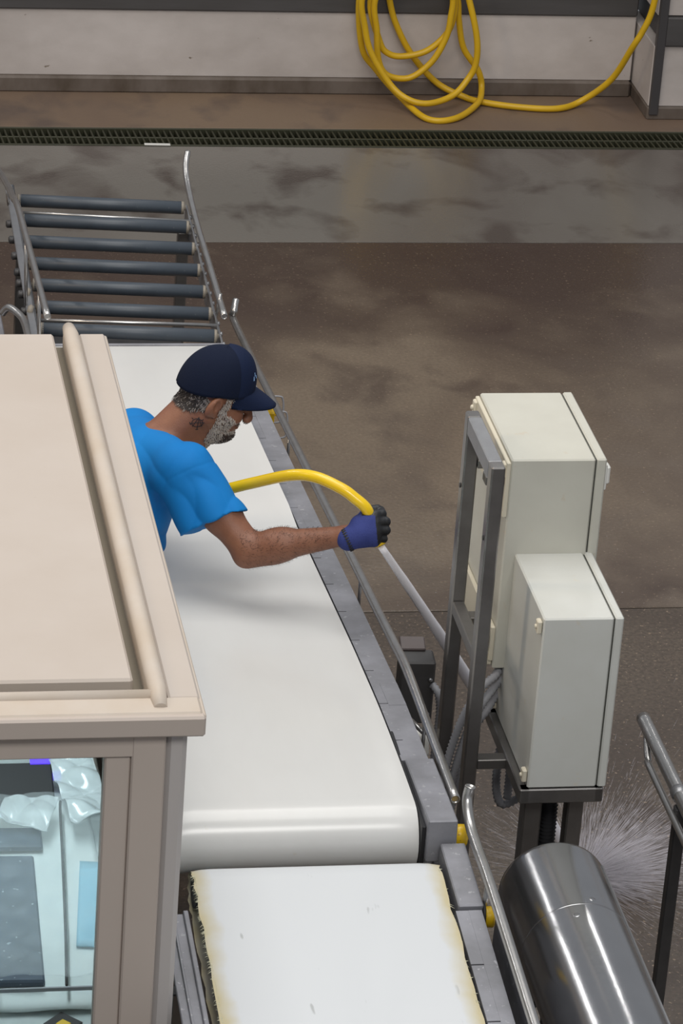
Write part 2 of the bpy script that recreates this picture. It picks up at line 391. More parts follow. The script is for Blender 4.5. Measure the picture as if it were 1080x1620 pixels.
for y in (12.3, 11.55): build('rail_bracket', MB().tube([(1.80, y, 1.06), (1.786, y, rz(y) - .05)], .006, 8), m_rail, rc)
for x in (1.18, 1.76):
    for y in (12.25, 11.40):
        lg = MB().box(x - .02, x + .02, y - .02, y + .02, .012, rz(y) - .06, .003).box(x - .045, x + .045, y - .045, y + .045, 0, .012, .002)
        build('leg', lg, m_post, rc)
lm = MB().box(.86, .955, 11.25, 11.75, .35, .88, .01)
for i in range(9): lm.lathe((.955, 11.3 + i * .05, .78), (1, 0, 0), [(0, .012), (.012, .012), (.014, .006)], 8)
lm.box(.84, .98, 11.2, 11.8, 0, .36, .006)
dm = thing('drive_cabinet', 'dark bolted drive housing at the left end of the roller conveyor', 'machine', (.91, 11.5, 0))
build('housing', lm, m_dark, dm)
build('chain_guard', B(.965, .995, 11.2, 12.1, .30, .84, .006), m_dark, dm)

# ------------------------------------------------------------------ main belt conveyor
bc = thing('belt_conveyor', 'long belt conveyor rising towards the camera under the reaching worker', 'conveyor', (1.47, 9.5, 0))
top = [(11.30, .968), (10.6, 1.030), (9.6, 1.138), (8.75, 1.236), (8.50, 1.262), (8.20, 1.288), (7.90, 1.300), (7.72, 1.302)]
def belt_loop(top, r, y_end_low=True, dz=.17):
    pts = [Vector((0, y, z)) for y, z in spline2(top)]
    y1, z1 = top[-1]; c = Vector((0, y1, z1 - r))
    arc = [c + Vector((0, -math.sin(a), math.cos(a))) * r for a in [PI * k / 14 for k in range(1, 15)]]
    y0, z0 = top[0]; c2 = Vector((0, y0, z0 - r))
    back = [Vector((0, p.y, p.z - 2 * r)) for p in reversed(pts)]
    arc2 = [c2 + Vector((0, math.sin(a), -math.cos(a))) * r for a in [PI * k / 10 for k in range(1, 10)]]
    return pts + arc + back[1:] + arc2
def spline2(t):
    s = spline([(0, y, z) for y, z in t], 6)
    return [(p.y, p.z) for p in s]
def belt(mb, top, r, x0, x1, nx=24, jag=0.0, crown=.004):
    loop = belt_loop(top, r); n = len(loop); vs = []
    for i, p in enumerate(loop):
        for k in range(nx + 1):
            x = x0 + (x1 - x0) * k / nx
            e = min(k, nx - k)
            dz = -(.006 if e == 0 else .0015 if e == 1 else 0)
            jx = random.uniform(-jag, jag) if e == 0 else 0
            out = (1 if p.z > loop[n // 2].z else -1)
            vs.append((x + jx, p.y, p.z + dz * out))
    W = nx + 1
    fs = [[i * W + k, i * W + k + 1, ((i + 1) % n) * W + k + 1, ((i + 1) % n) * W + k] for i in range(n) for k in range(nx)]
    mb.add(vs, fs, True)
    return mb
b0 = belt(MB(), top, .088, 1.165, 1.764)
build('belt', b0, m_belt, bc)
for y, z in (top[0], top[-1]): build('end_roller', MB().lathe((1.168, y, z - .088), (1, 0, 0), [(0, .078), (.593, .078)], 32), m_dark, bc)
for i in range(9):
    y = 10.9 - i * .35; dmb = MB()
    z = np.interp(y, [t[0] for t in top][::-1], [t[1] for t in top][::-1]); dmb.lathe((1.168, y, z - .088), (1, 0, 0), [(0, .03), (.593, .03)], 12)
    build('support_roller', dmb, m_dark, bc)
zt = lambda y: float(np.interp(y, [t[0] for t in top][::-1], [t[1] for t in top][::-1]))
ft = MB(); segs = [(11.30, 8.92, .0), (8.92, 8.40, .0), (8.40, 8.26, .001), (8.26, 7.93, .0)]
for ya, yb, dz in segs:
    n = max(1, int((ya - yb) / .4))
    for k in range(n):
        a = ya + (yb - ya) * k / n; b = ya + (yb - ya) * (k + 1) / n
        ft.slab(1.795, 1.842, (a, zt(a) - .012 + dz), (b, zt(b) - .012 + dz), .10, .0002)
# inner strip cut by narrow slots
y = 11.28
while y > 7.95:
    yn = max(y - .215, 7.94)
    ft.slab(1.7715, 1.7955, (y, zt(y) - .012), (yn + .005, zt(yn + .005) - .012), .06, .0002)
    y = yn
ft.slab(1.776, 1.850, (7.93, 1.300), (7.60, 1.312), .115, .003)
build('side_frame', ft, m_plate, bc)
build('rubber_seal', MB().box(1.766, 1.7765, 7.62, 8.1, 1.12, 1.285, .002), m_black, bc)
fl2 = MB()
for a, b in ((11.25, 10), (10, 9), (9, 7.65)): fl2.slab(1.095, 1.158, (a, zt(a) - .012), (b, zt(b) - .012), .11)
build('side_frame', fl2, m_plate, bc)
g1 = spline([(1.882, 11.72, .965), (1.872, 11.68, .938), (1.870, 11.60, .916), (1.870, 10.390, 1.058), (1.870, 9.392, 1.178), (1.870, 8.83, 1.242)], 7)[:-1] + \
     spline([(1.870, 8.83, 1.242), (1.870, 8.60, 1.270), (1.870, 8.42, 1.290), (1.870, 8.1, 1.2915), (1.870, 7.735, 1.292)], 6)
build('guide_rail', MB().tube(g1, .0125, 14, True), m_rail, bc)
g2 = [(1.05, 11.52, 1.00), (1.07, 11.50, 1.03), (1.10, 11.44, 1.03), (1.112, 11.36, 1.03), (1.112, 11.1, 1.05), (1.112, 10.7, 1.09)]
build('guide_rail', MB().tube(spline(g2, 6), .0125, 14, True), m_rail, bc)
for y in (10.42, 9.12, 8.15):
    z = np.interp(y, [8.1, 8.42, 9.39, 10.39, 11.57], [1.29, 1.29, 1.178, 1.058, .918])
    rb = MB().tube([(1.870, y, z), (1.868, y - .01, z - .13)], .005, 8).box(1.842, 1.875, y - .018, y + .010, z - .15, z - .138, .001)
    build('rail_bracket', rb, m_rail, bc)
for yy in (11.1, 9.6, 7.95):
    for x in (1.12, 1.815):
        if x < 1.2 and yy < 9: continue
        lg = MB().box(x - .02, x + .02, yy - .02, yy + .02, .012, zt(yy) - .11, .003).box(x - .05, x + .05, yy - .05, yy + .05, 0, .012, .002)
        build('leg', lg, m_post, bc)
build('end_knob', MB().lathe((1.851, 7.66, 1.235), (1, -.10, 0), [(0, .018), (.006, .028), (.034, .028), (.038, .022)], 24).lathe((1.851, 7.66, 1.235), (1, -.1, 0), [(.038, .012), (.042, .010)], 12), m_yellow, bc)
build('knob_ring', MB().lathe((1.8495, 7.66, 1.240), (1, -.10, 0), [(0, .030), (.005, .031), (.008, .030)], 24), m_black, bc)
build('scraper_pin', MB().tube([(1.845, 8.22, 1.25), (1.875, 8.16, 1.24)], .007, 8), m_rail, bc)

sn = thing('sensor', 'yellow block sensor in bent wire guards clipped beyond the belt edge', 'sensor', (1.90, 10.73, .92))
build('block', MB().obox((1.866, 10.82, .935), ((1, 0, 0), (0, 1, .1), (0, -.1, 1)), (.017, .035, .028), .004).obox((1.890, 10.82, .948), ((1, 0, 0), (0, 1, 0), (0, 0, 1)), (.012, .018, .010), .003), m_yellow, sn)
for y_, z_ in ((10.93, .952), (10.835, .940)):
    pts = [(1.845, y_, z_), (1.918, y_, z_), (1.932, y_, z_ - .012), (1.935, y_ - .004, z_ - .045), (1.932, y_ - .008, z_ - .078), (1.918, y_ - .01, z_ - .09), (1.848, y_ - .01, z_ - .092)]
    build('wire_guard', MB().tube(spline(pts, 5), .0032, 8), m_conduit, sn)
build('clamp', B(1.842, 1.870, 10.78, 10.86, .89, .92, .002), m_plate, sn)

# motor box beyond the belt
mo = thing('motor_box', 'dark grey drive box with a top flap bolted outside the belt frame', 'box', (2.0, 8.95, .70))
build('body', MB().obox((2.018, 8.965, .935), ((1, -.06, 0), (.06, 1, 0), (0, 0, 1)), (.050, .040, .100), .006), M('drive_box_paint', (.085, .085, .085), .55, .2, col2=(.06, .055, .055), nscale=8), mo)
build('flap', MB().obox((2.012, 9.015, 1.046), ((1, -.06, 0), (.06, 1, .35), (0, -.35, 1)), (.036, .026, .006), .003), m_rust, mo)
build('bracket', MB().box(1.845, 1.98, 8.94, 8.98, .87, .89, .002), m_plate, mo)
for dz in (.05, -.06): build('bolt', MB().lathe((2.052, 8.923, .93 + dz), (0, -1, 0), [(0, .006), (.006, .006), (.008, .003)], 8), m_steel, mo)
wf = thing('pipe_fitting', 'small white plastic fitting beside the belt frame below the drive box', 'fitting', (1.96, 8.60, 0))
build('elbow', MB().tube(spline([(1.935, 8.60, .965), (1.950, 8.60, .985), (1.970, 8.60, .975), (1.975, 8.60, .925)], 5), .017, 14), m_white, wf)
build('pipe', MB().tube([(1.975, 8.60, .93), (1.975, 8.60, .004)], .011, 12), m_steel, wf)

# ------------------------------------------------------------------ lower belt conveyor
m_belt2 = bpy.data.materials.new('worn_white_belt'); m_belt2.use_nodes = True
nt = m_belt2.node_tree; N = nt.nodes; Lk = nt.links; bs = N['Principled BSDF']
tc = N.new('ShaderNodeTexCoord'); sep = N.new('ShaderNodeSeparateXYZ'); Lk.new(tc.outputs['Object'], sep.inputs[0])
nz = N.new('ShaderNodeTexNoise'); nz.inputs['Scale'].default_value = 9; nz.inputs['Detail'].default_value = 6
Lk.new(tc.outputs['Object'], nz.inputs['Vector'])
def mth(op, a, b=None, c=None):
    n = N.new('ShaderNodeMath'); n.operation = op
    for i, v in enumerate((a, b, c)):
        if v is None: continue
        if isinstance(v, (int, float)): n.inputs[i].default_value = v
        else: Lk.new(v, n.inputs[i])
    return n.outputs[0]
xa = mth('ADD', mth('ABSOLUTE', sep.outputs[0]), mth('MULTIPLY', mth('SUBTRACT', nz.outputs['Fac'], .5), .07))
ed = N.new('ShaderNodeMapRange'); ed.inputs['From Min'].default_value = .262; ed.inputs['From Max'].default_value = .305; Lk.new(xa, ed.inputs['Value'])
mx = N.new('ShaderNodeMix'); mx.data_type = 'RGBA'; Lk.new(ed.outputs[0], mx.inputs[0])
mx.inputs[6].default_value = (.635, .65, .665, 1); mx.inputs[7].default_value = (.56, .49, .31, 1)
mp2 = N.new('ShaderNodeMapping'); mp2.inputs['Scale'].default_value = (26, 7, 8); mp2.inputs['Rotation'].default_value = (0, 0, .15); Lk.new(tc.outputs['Object'], mp2.inputs['Vector'])
nz2 = N.new('ShaderNodeTexNoise'); nz2.inputs['Scale'].default_value = 1.3; nz2.inputs['Detail'].default_value = 2; Lk.new(mp2.outputs[0], nz2.inputs['Vector'])
r2 = N.new('ShaderNodeMapRange'); r2.inputs['From Min'].default_value = .71; r2.inputs['From Max'].default_value = .76; r2.inputs['To Max'].default_value = .6; Lk.new(nz2.outputs['Fac'], r2.inputs['Value'])
mx2 = N.new('ShaderNodeMix'); mx2.data_type = 'RGBA'; Lk.new(r2.outputs[0], mx2.inputs[0]); Lk.new(mx.outputs[2], mx2.inputs[6]); mx2.inputs[7].default_value = (.30, .31, .30, 1)
Lk.new(mx2.outputs[2], bs.inputs['Base Color']); bs.inputs['Roughness'].default_value = .36

lc = thing('belt_conveyor', 'short worn white belt conveyor with frayed yellowed edges at the bottom of the picture', 'conveyor', (1.485, 7.0, 0))
top2 = [(7.505, 1.243), (7.3, 1.222), (7.0, 1.188), (6.6, 1.145), (6.2, 1.10)]
build('belt', belt(MB(), top2, .05, 1.182, 1.792, 26, .0035), m_belt2, lc)
fr_ = MB()
for i in range(420):                                              # frayed threads along the belt edges
    left = random.random() < .78
    y = random.uniform(6.55, 7.5); z = np.interp(y, [6.2, 7.505], [1.10, 1.243]); x = 1.183 if left else 1.791
    s = -1 if left else 1; L = random.uniform(.004, .014)
    p0 = Vector((x - s * .004, y, z - .004)); p1 = p0 + Vector((s * L, random.uniform(-.012, .012), -random.uniform(.002, .014)))
    t = Vector((0, random.uniform(.001, .003), 0)); fr_.add([p0 - t, p0 + t, p1, p0 + Vector((0, 0, -.002))], [[0, 1, 2], [0, 2, 3], [1, 3, 2], [0, 3, 1]])
tag(build('frayed_thread', fr_, M('frayed_edge', (.60, .58, .42), .7), lc), kind='stuff')
for y, z in (top2[0], top2[-1]): build('end_roller', MB().lathe((1.186, y, z - .05), (1, 0, 0), [(0, .044), (.602, .044)], 24), m_dark, lc)
zl = lambda y: float(np.interp(y, [6.2, 7.505], [1.10, 1.243]))
f2 = MB()
f2.slab(1.806, 1.868, (7.585, 1.258), (7.335, 1.234), .12, .003)
y = 7.328
while y > 6.3:
    yn = y - .205
    f2.slab(1.829, 1.862, (y, zl(y) + .0015), (yn, zl(yn) + .0015), .10, .0002)
    f2.slab(1.798, 1.8295, (y, zl(y) + .001), (yn + .005, zl(yn + .005) + .001), .09, .0002)
    y = yn
build('side_frame', f2, m_plate, lc)
f3 = MB()
f3.slab(1.090, 1.150, (7.335, 1.235), (6.2, 1.11), .012, .002).slab(1.138, 1.150, (7.335, 1.245), (6.2, 1.12), .12, .002).slab(1.110, 1.116, (7.33, 1.243), (6.2, 1.118), .02, .001)
build('side_frame', f3, m_plate, lc)
build('catch_tray', MB().slab(1.04, 1.088, (7.2, 1.03), (6.2, .95), .06, .004), m_conduit, lc)
g3 = spline([(1.888, 7.665, 1.372), (1.881, 7.655, 1.334), (1.880, 7.600, 1.300), (1.880, 7.50, 1.291), (1.880, 7.321, 1.286), (1.880, 6.817, 1.243), (1.880, 6.3, 1.195)], 6)
build('guide_rail', MB().tube(g3, .0135, 14, True), m_rail, lc)
build('rail_plate', MB().slab(1.893, 1.902, (7.31, 1.225), (6.3, 1.13), .20, .002), m_plate, lc)
build('rail_bracket', MB().tube([(1.88, 7.36, 1.285), (1.872, 7.36, 1.16)], .007, 8), m_rail, lc)
build('end_knob', MB().lathe((1.869, 7.345, 1.195), (1, -.10, 0), [(0, .018), (.004, .026), (.026, .026), (.030, .020)], 24), m_yellow, lc)
build('knob_ring', MB().lathe((1.868, 7.345, 1.198), (1, -.1, 0), [(0, .028), (.004, .029), (.007, .028)], 24), m_black, lc)
for yy in (7.2, 6.35):
    for x in (1.12, 1.835):
        build('leg', MB().box(x - .02, x + .02, yy - .02, yy + .02, .012, zl(yy) - .10, .003).box(x - .05, x + .05, yy - .05, yy + .05, 0, .012, .002), m_post, lc)

# ------------------------------------------------------------------ control cabinets and their stand
def cabinet(name, label, x0, x1, y0, y1, z0, z1, paint, latch_black, door_t=.026):
    t = thing(name, label, 'cabinet', ((x0 + x1) / 2, (y0 + y1) / 2, z0))
    build('body', B(x0, x1 - door_t - .004, y0, y1, z0, z1, .004), paint, t)
    build('gasket', B(x1 - door_t - .004, x1 - door_t, y0 + .004, y1 - .004, z0 + .004, z1 - .004, .001), m_cabseam, t)
    d = build('door', B(x1 - door_t, x1, y0 - .001, y1 + .001, z0 - .001, z1 + .001, .004), paint, t)
    return t, d
c1, d1 = cabinet('electrical_cabinet', 'taller beige electrical cabinet mounted high behind the steel frame', 2.070, 2.321, 8.292, 8.712, 1.356, 1.964, m_cab, False)
build('latch', MB().box(2.321, 2.344, 8.33, 8.362, 1.872, 1.925, .005).box(2.321, 2.334, 8.322, 8.370, 1.86, 1.935, .003), m_white, d1)
for y, z in ((8.310, 1.93), (8.310, 1.385), (8.694, 1.93), (8.694, 1.385)):
    build('mounting_lug', MB().box(2.050, 2.069, y - .012, y + .012, z - .020, z + .020, .003).lathe((2.052, y, z), (-1, 0, 0), [(0, .007), (.006, .007), (.009, .004)], 10), m_hinge, c1)
for a, b in ((1.80, 1.955), (1.38, 1.48)): build('mounting_rail', B(2.058, 2.0695, 8.292, 8.712, a, b, .002), m_hinge, c1)
c2, d2 = cabinet('electrical_cabinet', 'smaller pale grey electrical cabinet nearest the steel drum, set below the tall one', 2.102, 2.309, 7.930, 8.356, 1.203, 1.694, m_cab2, True, .022)
build('latch', MB().box(2.309, 2.332, 8.02, 8.06, 1.545, 1.605, .006), m_black, d2)
for y, z in ((7.948, 1.665), (7.948, 1.235), (8.336, 1.665), (8.336, 1.235)):
    build('mounting_lug', MB().box(2.088, 2.101, y - .012, y + .012, z - .018, z + .018, .003).lathe((2.090, y, z), (-1, 0, 0), [(0, .006), (.005, .006), (.007, .003)], 10), m_hinge, c2)

st = thing('cabinet_stand', 'welded steel stand of square tube carrying both electrical cabinets', 'stand', (2.1, 8.3, 0))
sx0, sx1, ya, yb = 1.972, 2.008, 8.118, 8.425
for y in (ya, yb):
    build('post', MB().box(sx0, sx1, y - .020, y + .020, .012, 2.035, .004).box(sx0 - .03, sx1 + .03, y - .05, y + .05, 0, .012, .002), m_post, st)
build('crossbar', B(sx0, sx1, ya + .02, yb - .02, 1.985, 2.034, .003), m_steel, st)
build('crossbar', B(sx0 + .002, sx1 - .002, ya + .02, yb - .02, 1.465, 1.500, .003), m_post, st)
for z in (1.44, 1.90):
    for y in (8.30, 8.40): build('mounting_arm', B(sx1, 2.058, y, y + .04, z - .012, z + .012, .002), m_post, st)
build('tray', MB().box(2.085, 2.303, 7.925, 7.955, 1.160, 1.202, .003).box(2.085, 2.303, 8.330, 8.360, 1.160, 1.202, .003).box(2.083, 2.110, 7.925, 8.360, 1.162, 1.202, .003).box(2.280, 2.303, 7.925, 8.36, 1.162, 1.202, .003), m_post, st)
build('tray_arm', MB().box(sx1, 2.20, 8.102, 8.140, 1.162, 1.19, .002), m_post, st)
for x0, x1, in ((2.112, 2.160), (2.228, 2.270)):
    build('post', MB().box(x0, x1, 7.975, 8.025, .012, 1.160, .004).box(x0 - .03, x1 + .03, 7.94, 8.06, 0, .012, .002), m_post, st)
hole = MB()
for i in range(2): hole.lathe((sx0 - .001, (ya, yb)[i], 1.83), (-1, 0, 0), [(0, .007), (.002, .006)], 10)
build('bolt', hole, m_dark, st)

def corr(pts, r, name='flexible_conduit', m=m_conduit):
    P = spline(pts, 14); out = [P[0]]; acc = 0                     # resample evenly, alternate the ring radius
    for a, b in zip(P[:-1], P[1:]):
        d = (b - a).length; t = .0055 - acc
        while t < d: out.append(a + (b - a) * (t / d)); t += .0055
        acc = d - (t - .0055)
    R = [r * (1.0 if i % 2 else .74) for i in range(len(out))]
    return MB().tube(out, R, 10)
cds = [([(2.105, 8.34, 1.352), (2.085, 8.30, 1.335), (2.039, 8.270, 1.309), (2.003, 8.270, 1.234), (1.977, 8.270, 1.138), (1.960, 8.270, 1.033), (1.944, 8.270, 0.936), (1.94, 8.28, .6), (1.95, 8.3, .2), (1.96, 8.3, .02)], 'grey corrugated conduit between the stand posts, uppermost of three'),
       ([(2.125, 8.36, 1.352), (2.10, 8.32, 1.31), (2.054, 8.272, 1.275), (2.022, 8.270, 1.205), (1.998, 8.270, 1.109), (1.981, 8.270, 1.003), (1.968, 8.270, 0.896), (1.965, 8.28, .6), (1.975, 8.3, .2), (1.985, 8.3, .02)], 'grey corrugated conduit between the stand posts, middle of three'),
       ([(2.15, 8.38, 1.352), (2.11, 8.35, 1.27), (2.070, 8.305, 1.225), (2.040, 8.300, 1.175), (2.022, 8.300, 1.082), (2.005, 8.300, 0.975), (1.990, 8.300, 0.858), (1.99, 8.3, .5), (2.0, 8.3, .02)], 'grey corrugated conduit between the stand posts, lowest and furthest right of three'),
       ([(2.060, 8.93, .96), (2.074, 8.905, .945), (2.082, 8.90, .90), (2.082, 8.90, .839), (2.078, 8.90, .736), (2.07, 8.9, .4), (2.07, 8.9, .02)], 'grey corrugated conduit dropping from the right side of the dark drive box'),
       ([(2.116, 8.250, 1.169), (2.103, 8.250, 1.137), (2.100, 8.250, 1.079), (2.104, 8.250, 1.011), (2.122, 8.250, 0.968), (2.159, 8.250, 0.981), (2.201, 8.250, 1.024), (2.229, 8.250, 1.062)], 'grey corrugated conduit looping widest under the smaller cabinet'),
       ([(2.137, 8.220, 1.153), (2.128, 8.220, 1.115), (2.128, 8.220, 1.057), (2.128, 8.220, 1.005)], 'grey corrugated conduit in the tight inner loop under the smaller cabinet')]
for pts, lab in cds:
    tag(build('flexible_conduit', corr(pts, .0125), m_conduit), lab, 'conduit', 'corrugated conduits of the control stand')
tag(build('flexible_conduit', corr([(2.19, 8.06, 1.20), (2.195, 8.045, 1.08), (2.195, 8.04, .8), (2.195, 8.05, .4), (2.19, 8.06, .03)], .026), m_black), 'black corrugated conduit running down between the short posts', 'conduit', 'corrugated conduits of the control stand')

# ------------------------------------------------------------------ stainless drum and handrail
du = thing('steel_drum', 'large brushed stainless cylinder lying beside the worn belt', 'drum', (2.130, 7.0, 0))
prof = [(0, .118), (.002, .128), (.007, .1355), (.014, .1392), (.024, .1405), (.028, .1405)] + [(.03 + i * .0625, .1405) for i in range(26)]
build('shell', MB().lathe((2.130, 7.70, 1.05), (0, -1, 0), prof, 96), m_drum, du)
build('end_disc', MB().lathe((2.130, 7.699, 1.05), (0, 1, 0), [(0, .09), (.004, .088), (.006, .03), (.03, .028), (.032, .02)], 32), m_steel, du)
build('weld_seam', MB().lathe((2.130, 7.40, 1.05), (0, -1, 0), [(0, .1395), (.001, .1409), (.005, .1409), (.006, .1395)], 96), m_drum, du)
sm = MB().tube([(2.130 + .1412 * math.cos(.62), 7.66, 1.05 + .1412 * math.sin(.62)), (2.130 + .1412 * math.cos(.62), 6.1, 1.05 + .1412 * math.sin(.62))], .0035, 6)
build('weld_seam', sm, m_steel, du)
for x, yy, a in ((0, 7.35, 1.75), (0, 7.42, 1.35), (0, 6.85, 1.15)):
    c = Vector((2.130 + .1405 * math.cos(a), yy, 1.05 + .1405 * math.sin(a))); nn = Vector((math.cos(a), 0, math.sin(a)))
    build('dent_mark', MB().lathe(c - nn * .0022, nn, [(0, .010), (.0028, .008), (.0022, .004), (.0024, .001)], 14), m_drum, du)
for yy in (7.5, 6.5):
    build('cradle', MB().box(2.02, 2.24, yy - .02, yy + .02, .86, .915, .003), m_post, du)
    for x in (2.04, 2.22): build('leg', MB().box(x - .018, x + .018, yy - .018, yy + .018, .0, .865, .003), m_post, du)

hr = thing('handrail', 'brushed steel handrail with a dark post at the right edge', 'railing', (2.54, 8.05, 0))
build('rail_tube', MB().tube(spline([(2.549, 8.465, 1.10), (2.549, 8.30, 1.10), (2.549, 8.05, 1.10), (2.549, 7.2, 1.10), (2.549, 6.2, 1.10)], 5), .0195, 20), m_rail, hr)
build('rail_tube', MB().tube(spline([(2.540, 8.38, 1.09), (2.526, 8.30, 1.068), (2.522, 8.2, 1.063), (2.522, 7.4, 1.063), (2.522, 6.2, 1.063)], 5), .010, 12), m_rail, hr)
build('joint_ring', MB().lathe((2.549, 8.075, 1.10), (0, -1, 0), [(0, .020), (.002, .0225), (.030, .0225), (.032, .0205), (.034, .019), (.040, .019)], 24), m_steel, hr)
build('post', MB().box(2.528, 2.560, 8.00, 8.032, .01, 1.085, .003).box(2.49, 2.60, 7.96, 8.07, 0, .01, .002), m_dark, hr)
build('post', MB().box(2.528, 2.560, 6.30, 6.332, .01, 1.085, .003).box(2.49, 2.60, 6.26, 6.37, 0, .01, .002), m_dark, hr)

# ------------------------------------------------------------------ booth
bo = thing('inspection_booth', 'cream panelled booth with a flat ribbed roof and a window in front', 'booth', (.5, 8.0, 0))
XR, XL, YF, YB = 1.100, -.15, 6.95, 9.04
build('roof_panel', B(XL + .14, .963, 7.115, YB + .01, 1.950, 1.992, .006), m_booth, bo)
build('roof_base', B(XL + .01, XR - .012, YF + .012, YB - .004, 1.935, 1.958, .002), m_gap, bo)
build('roof_margin', B(1.030, XR, YF + .07, YB, 1.950, 1.996, .005), m_booth, bo)
build('roof_margin', B(XL, XR + .001, YF - .002, YF + .078, 1.950, 1.996, .008), m_trim, bo)
build('roof_margin', B(XL, XL + .07, YF + .075, YB, 1.950, 1.996, .005), m_booth, bo)
rb = MB().tube([(1.008, YF + .03, 1.990), (1.008, YF + .10, 1.998), (1.008, YB - .02, 1.998), (1.008, YB + .045, 1.992)], [.016, .021, .021, .017], 16)
rb.box(.988, 1.028, YF + .06, YB, 1.95, 1.995, .004)
build('roof_rib', rb, m_trim, bo)
build('roof_rib', MB().tube([(XL + .1, YF + .085, 1.992), (1.0, YF + .085, 1.992)], .016, 14), m_trim, bo)
build('fascia', MB().box(XL - .005, XR + .004, YF - .014, YF + .01, 1.942, 1.992, .005), m_shaded, bo)
build('fascia', MB().box(XR - .008, XR + .006, YF, YB, 1.942, 1.990, .003), m_trim, bo)
build('header', B(XL, 1.02, YF + .012, YF + .06, 1.880, 1.942, .003), m_shaded, bo)
for s, X0 in ((1, 0), (-1, 1)):
    fx = (lambda x: x) if s == 1 else (lambda x: .95 - x)
    a, b = sorted((fx(.889), fx(.947)));
    build('window_frame', B(a, b, YF + .018, YF + .062, .85, 1.881, .004), m_shaded, bo)
    a, b = sorted((fx(.947), fx(1.022)));
    build('post', B(a, b, YF + .010, YF + .075, .0, 1.942, .004), m_shaded, bo)
    a, b = sorted((fx(1.022), fx(1.070)));
    build('corner_strip', B(a, b, YF + .014, YF + .075, .0, 1.942, .013), M('grey_corner_strip' + str(X0), (0.43, 0.40, 0.385), .5), bo)
build('lower_panel', B(.06, .89, YF + .03, YF + .06, .0, .88, .003), m_booth, bo)
build('side_panel', B(1.045, 1.068, YF + .08, YB - .05, .0, 1.0, .003), m_booth, bo)
build('side_panel', B(1.045, 1.068, YF + .08, YB - .05, 1.55, 1.93, .003), m_booth, bo)
build('side_panel', B(-.12, -.10, YF + .08, YB - .05, .0, 1.93, .003), m_booth, bo)
build('back_panel', B(-.12, 1.068, YB - .05, YB - .03, .0, 1.93, .003), m_booth, bo)
gm = bpy.data.materials.new('window_glass'); gm.use_nodes = True
nt = gm.node_tree; N = nt.nodes; Lk = nt.links; N.remove(N['Principled BSDF'])
tr = N.new('ShaderNodeBsdfTransparent'); tr.inputs[0].default_value = (.90, .96, .965, 1)
gl = N.new('ShaderNodeBsdfGlossy'); gl.inputs['Roughness'].default_value = .04
fz = N.new('ShaderNodeFresnel'); fz.inputs['IOR'].default_value = 1.45
ms = N.new('ShaderNodeMixShader'); Lk.new(fz.outputs[0], ms.inputs[0]); Lk.new(tr.outputs[0], ms.inputs[1]); Lk.new(gl.outputs[0], ms.inputs[2])
Lk.new(ms.outputs[0], N['Material Output'].inputs['Surface'])
build('window_pane', B(.06, .892, YF + .038, YF + .044, .88, 1.882, .0005), gm, bo)
build('window_pane', B(1.053, 1.058, YF + .09, YB - .06, 1.0, 1.55, .0005), gm, bo)
lamp = area('booth_lamp', (.75, 7.85, 1.90), (.75, 7.85, 1.0), .12, 1.0, 11, (.88, .96, 1.0))

# inside the booth
m_counter = M('counter_white', (.58, .62, .61), .4, col2=(.48, .53, .53), nscale=8)
m_slate = M('slate_cover', (.060, .085, .125), .6, col2=(.04, .06, .09), nscale=18, nmix=.8, spots=(.25, .30, .35), sscale=70, sthr=.68)
m_paper = M('white_sheet', (.70, .74, .72), .55, col2=(.60, .66, .66), nscale=10)
m_blue = M('pale_blue_sheet', (.26, .52, .66), .5, col2=(.33, .58, .70), nscale=7)
ct = thing('counter', 'pale counter inside the booth behind the window', 'counter', (.5, 7.7, 0))
build('worktop', B(.02, 1.035, 7.02, 8.95, 1.0, 1.04, .004), m_counter, ct)
for x in (.10, .98):
    for yy in (7.1, 8.85): build('leg', B(x - .02, x + .02, yy - .02, yy + .02, 0, 1.0, .003), m_post, ct)
def sheet(mb, x0, x1, y0, y1, z, amp, nx=22, ny=22, rot=0, seed=0, t=.003):
    rnd = random.Random(seed); ph = [(rnd.uniform(-1, 1), rnd.uniform(-1, 1), rnd.uniform(0, 6), rnd.uniform(8, 45)) for _ in range(9)]
    cx, cy = (x0 + x1) / 2, (y0 + y1) / 2; ca, sa = math.cos(rot), math.sin(rot)
    def h(x, y): return amp * sum(abs(math.sin((a * x + b * y) * k + p)) for a, b, p, k in ph) / 4
    vs = []
    for L in (0, 1):
        for j in range(ny + 1):
            for i in range(nx + 1):
                x = x0 + (x1 - x0) * i / nx; y = y0 + (y1 - y0) * j / ny
                px, py = cx + (x - cx) * ca - (y - cy) * sa, cy + (x - cx) * sa + (y - cy) * ca
                vs.append((px, py, z + h(px, py) - L * t))
    W = nx + 1; O = W * (ny + 1)
    fs = [[j * W + i, j * W + i + 1, (j + 1) * W + i + 1, (j + 1) * W + i] for j in range(ny) for i in range(nx)]
    fs += [[O + k for k in reversed(f)] for f in fs]
    for i in range(nx): fs.append([i, i + 1, O + i + 1, O + i]); a = ny * W; fs.append([a + i, a + i + 1, O + a + i + 1, O + a + i])
    for j in range(ny): fs.append([j * W, (j + 1) * W, O + (j + 1) * W, O + j * W]); a = nx; fs.append([j * W + a, (j + 1) * W + a, O + (j + 1) * W + a, O + j * W + a])
    return mb.add(vs, fs, True)
tag(build('paper_sheet', sheet(MB(), .70, 1.00, 7.22, 8.25, 1.045, .006, seed=3), m_paper), 'large white crumpled sheet spread over the booth counter', 'sheet')
tag(build('paper_sheet', sheet(MB(), .928, 1.02, 7.47, 7.86, 1.060, .002, 10, 10, -.12, seed=5), m_blue), 'pale blue sheet at the right side of the booth counter', 'sheet')
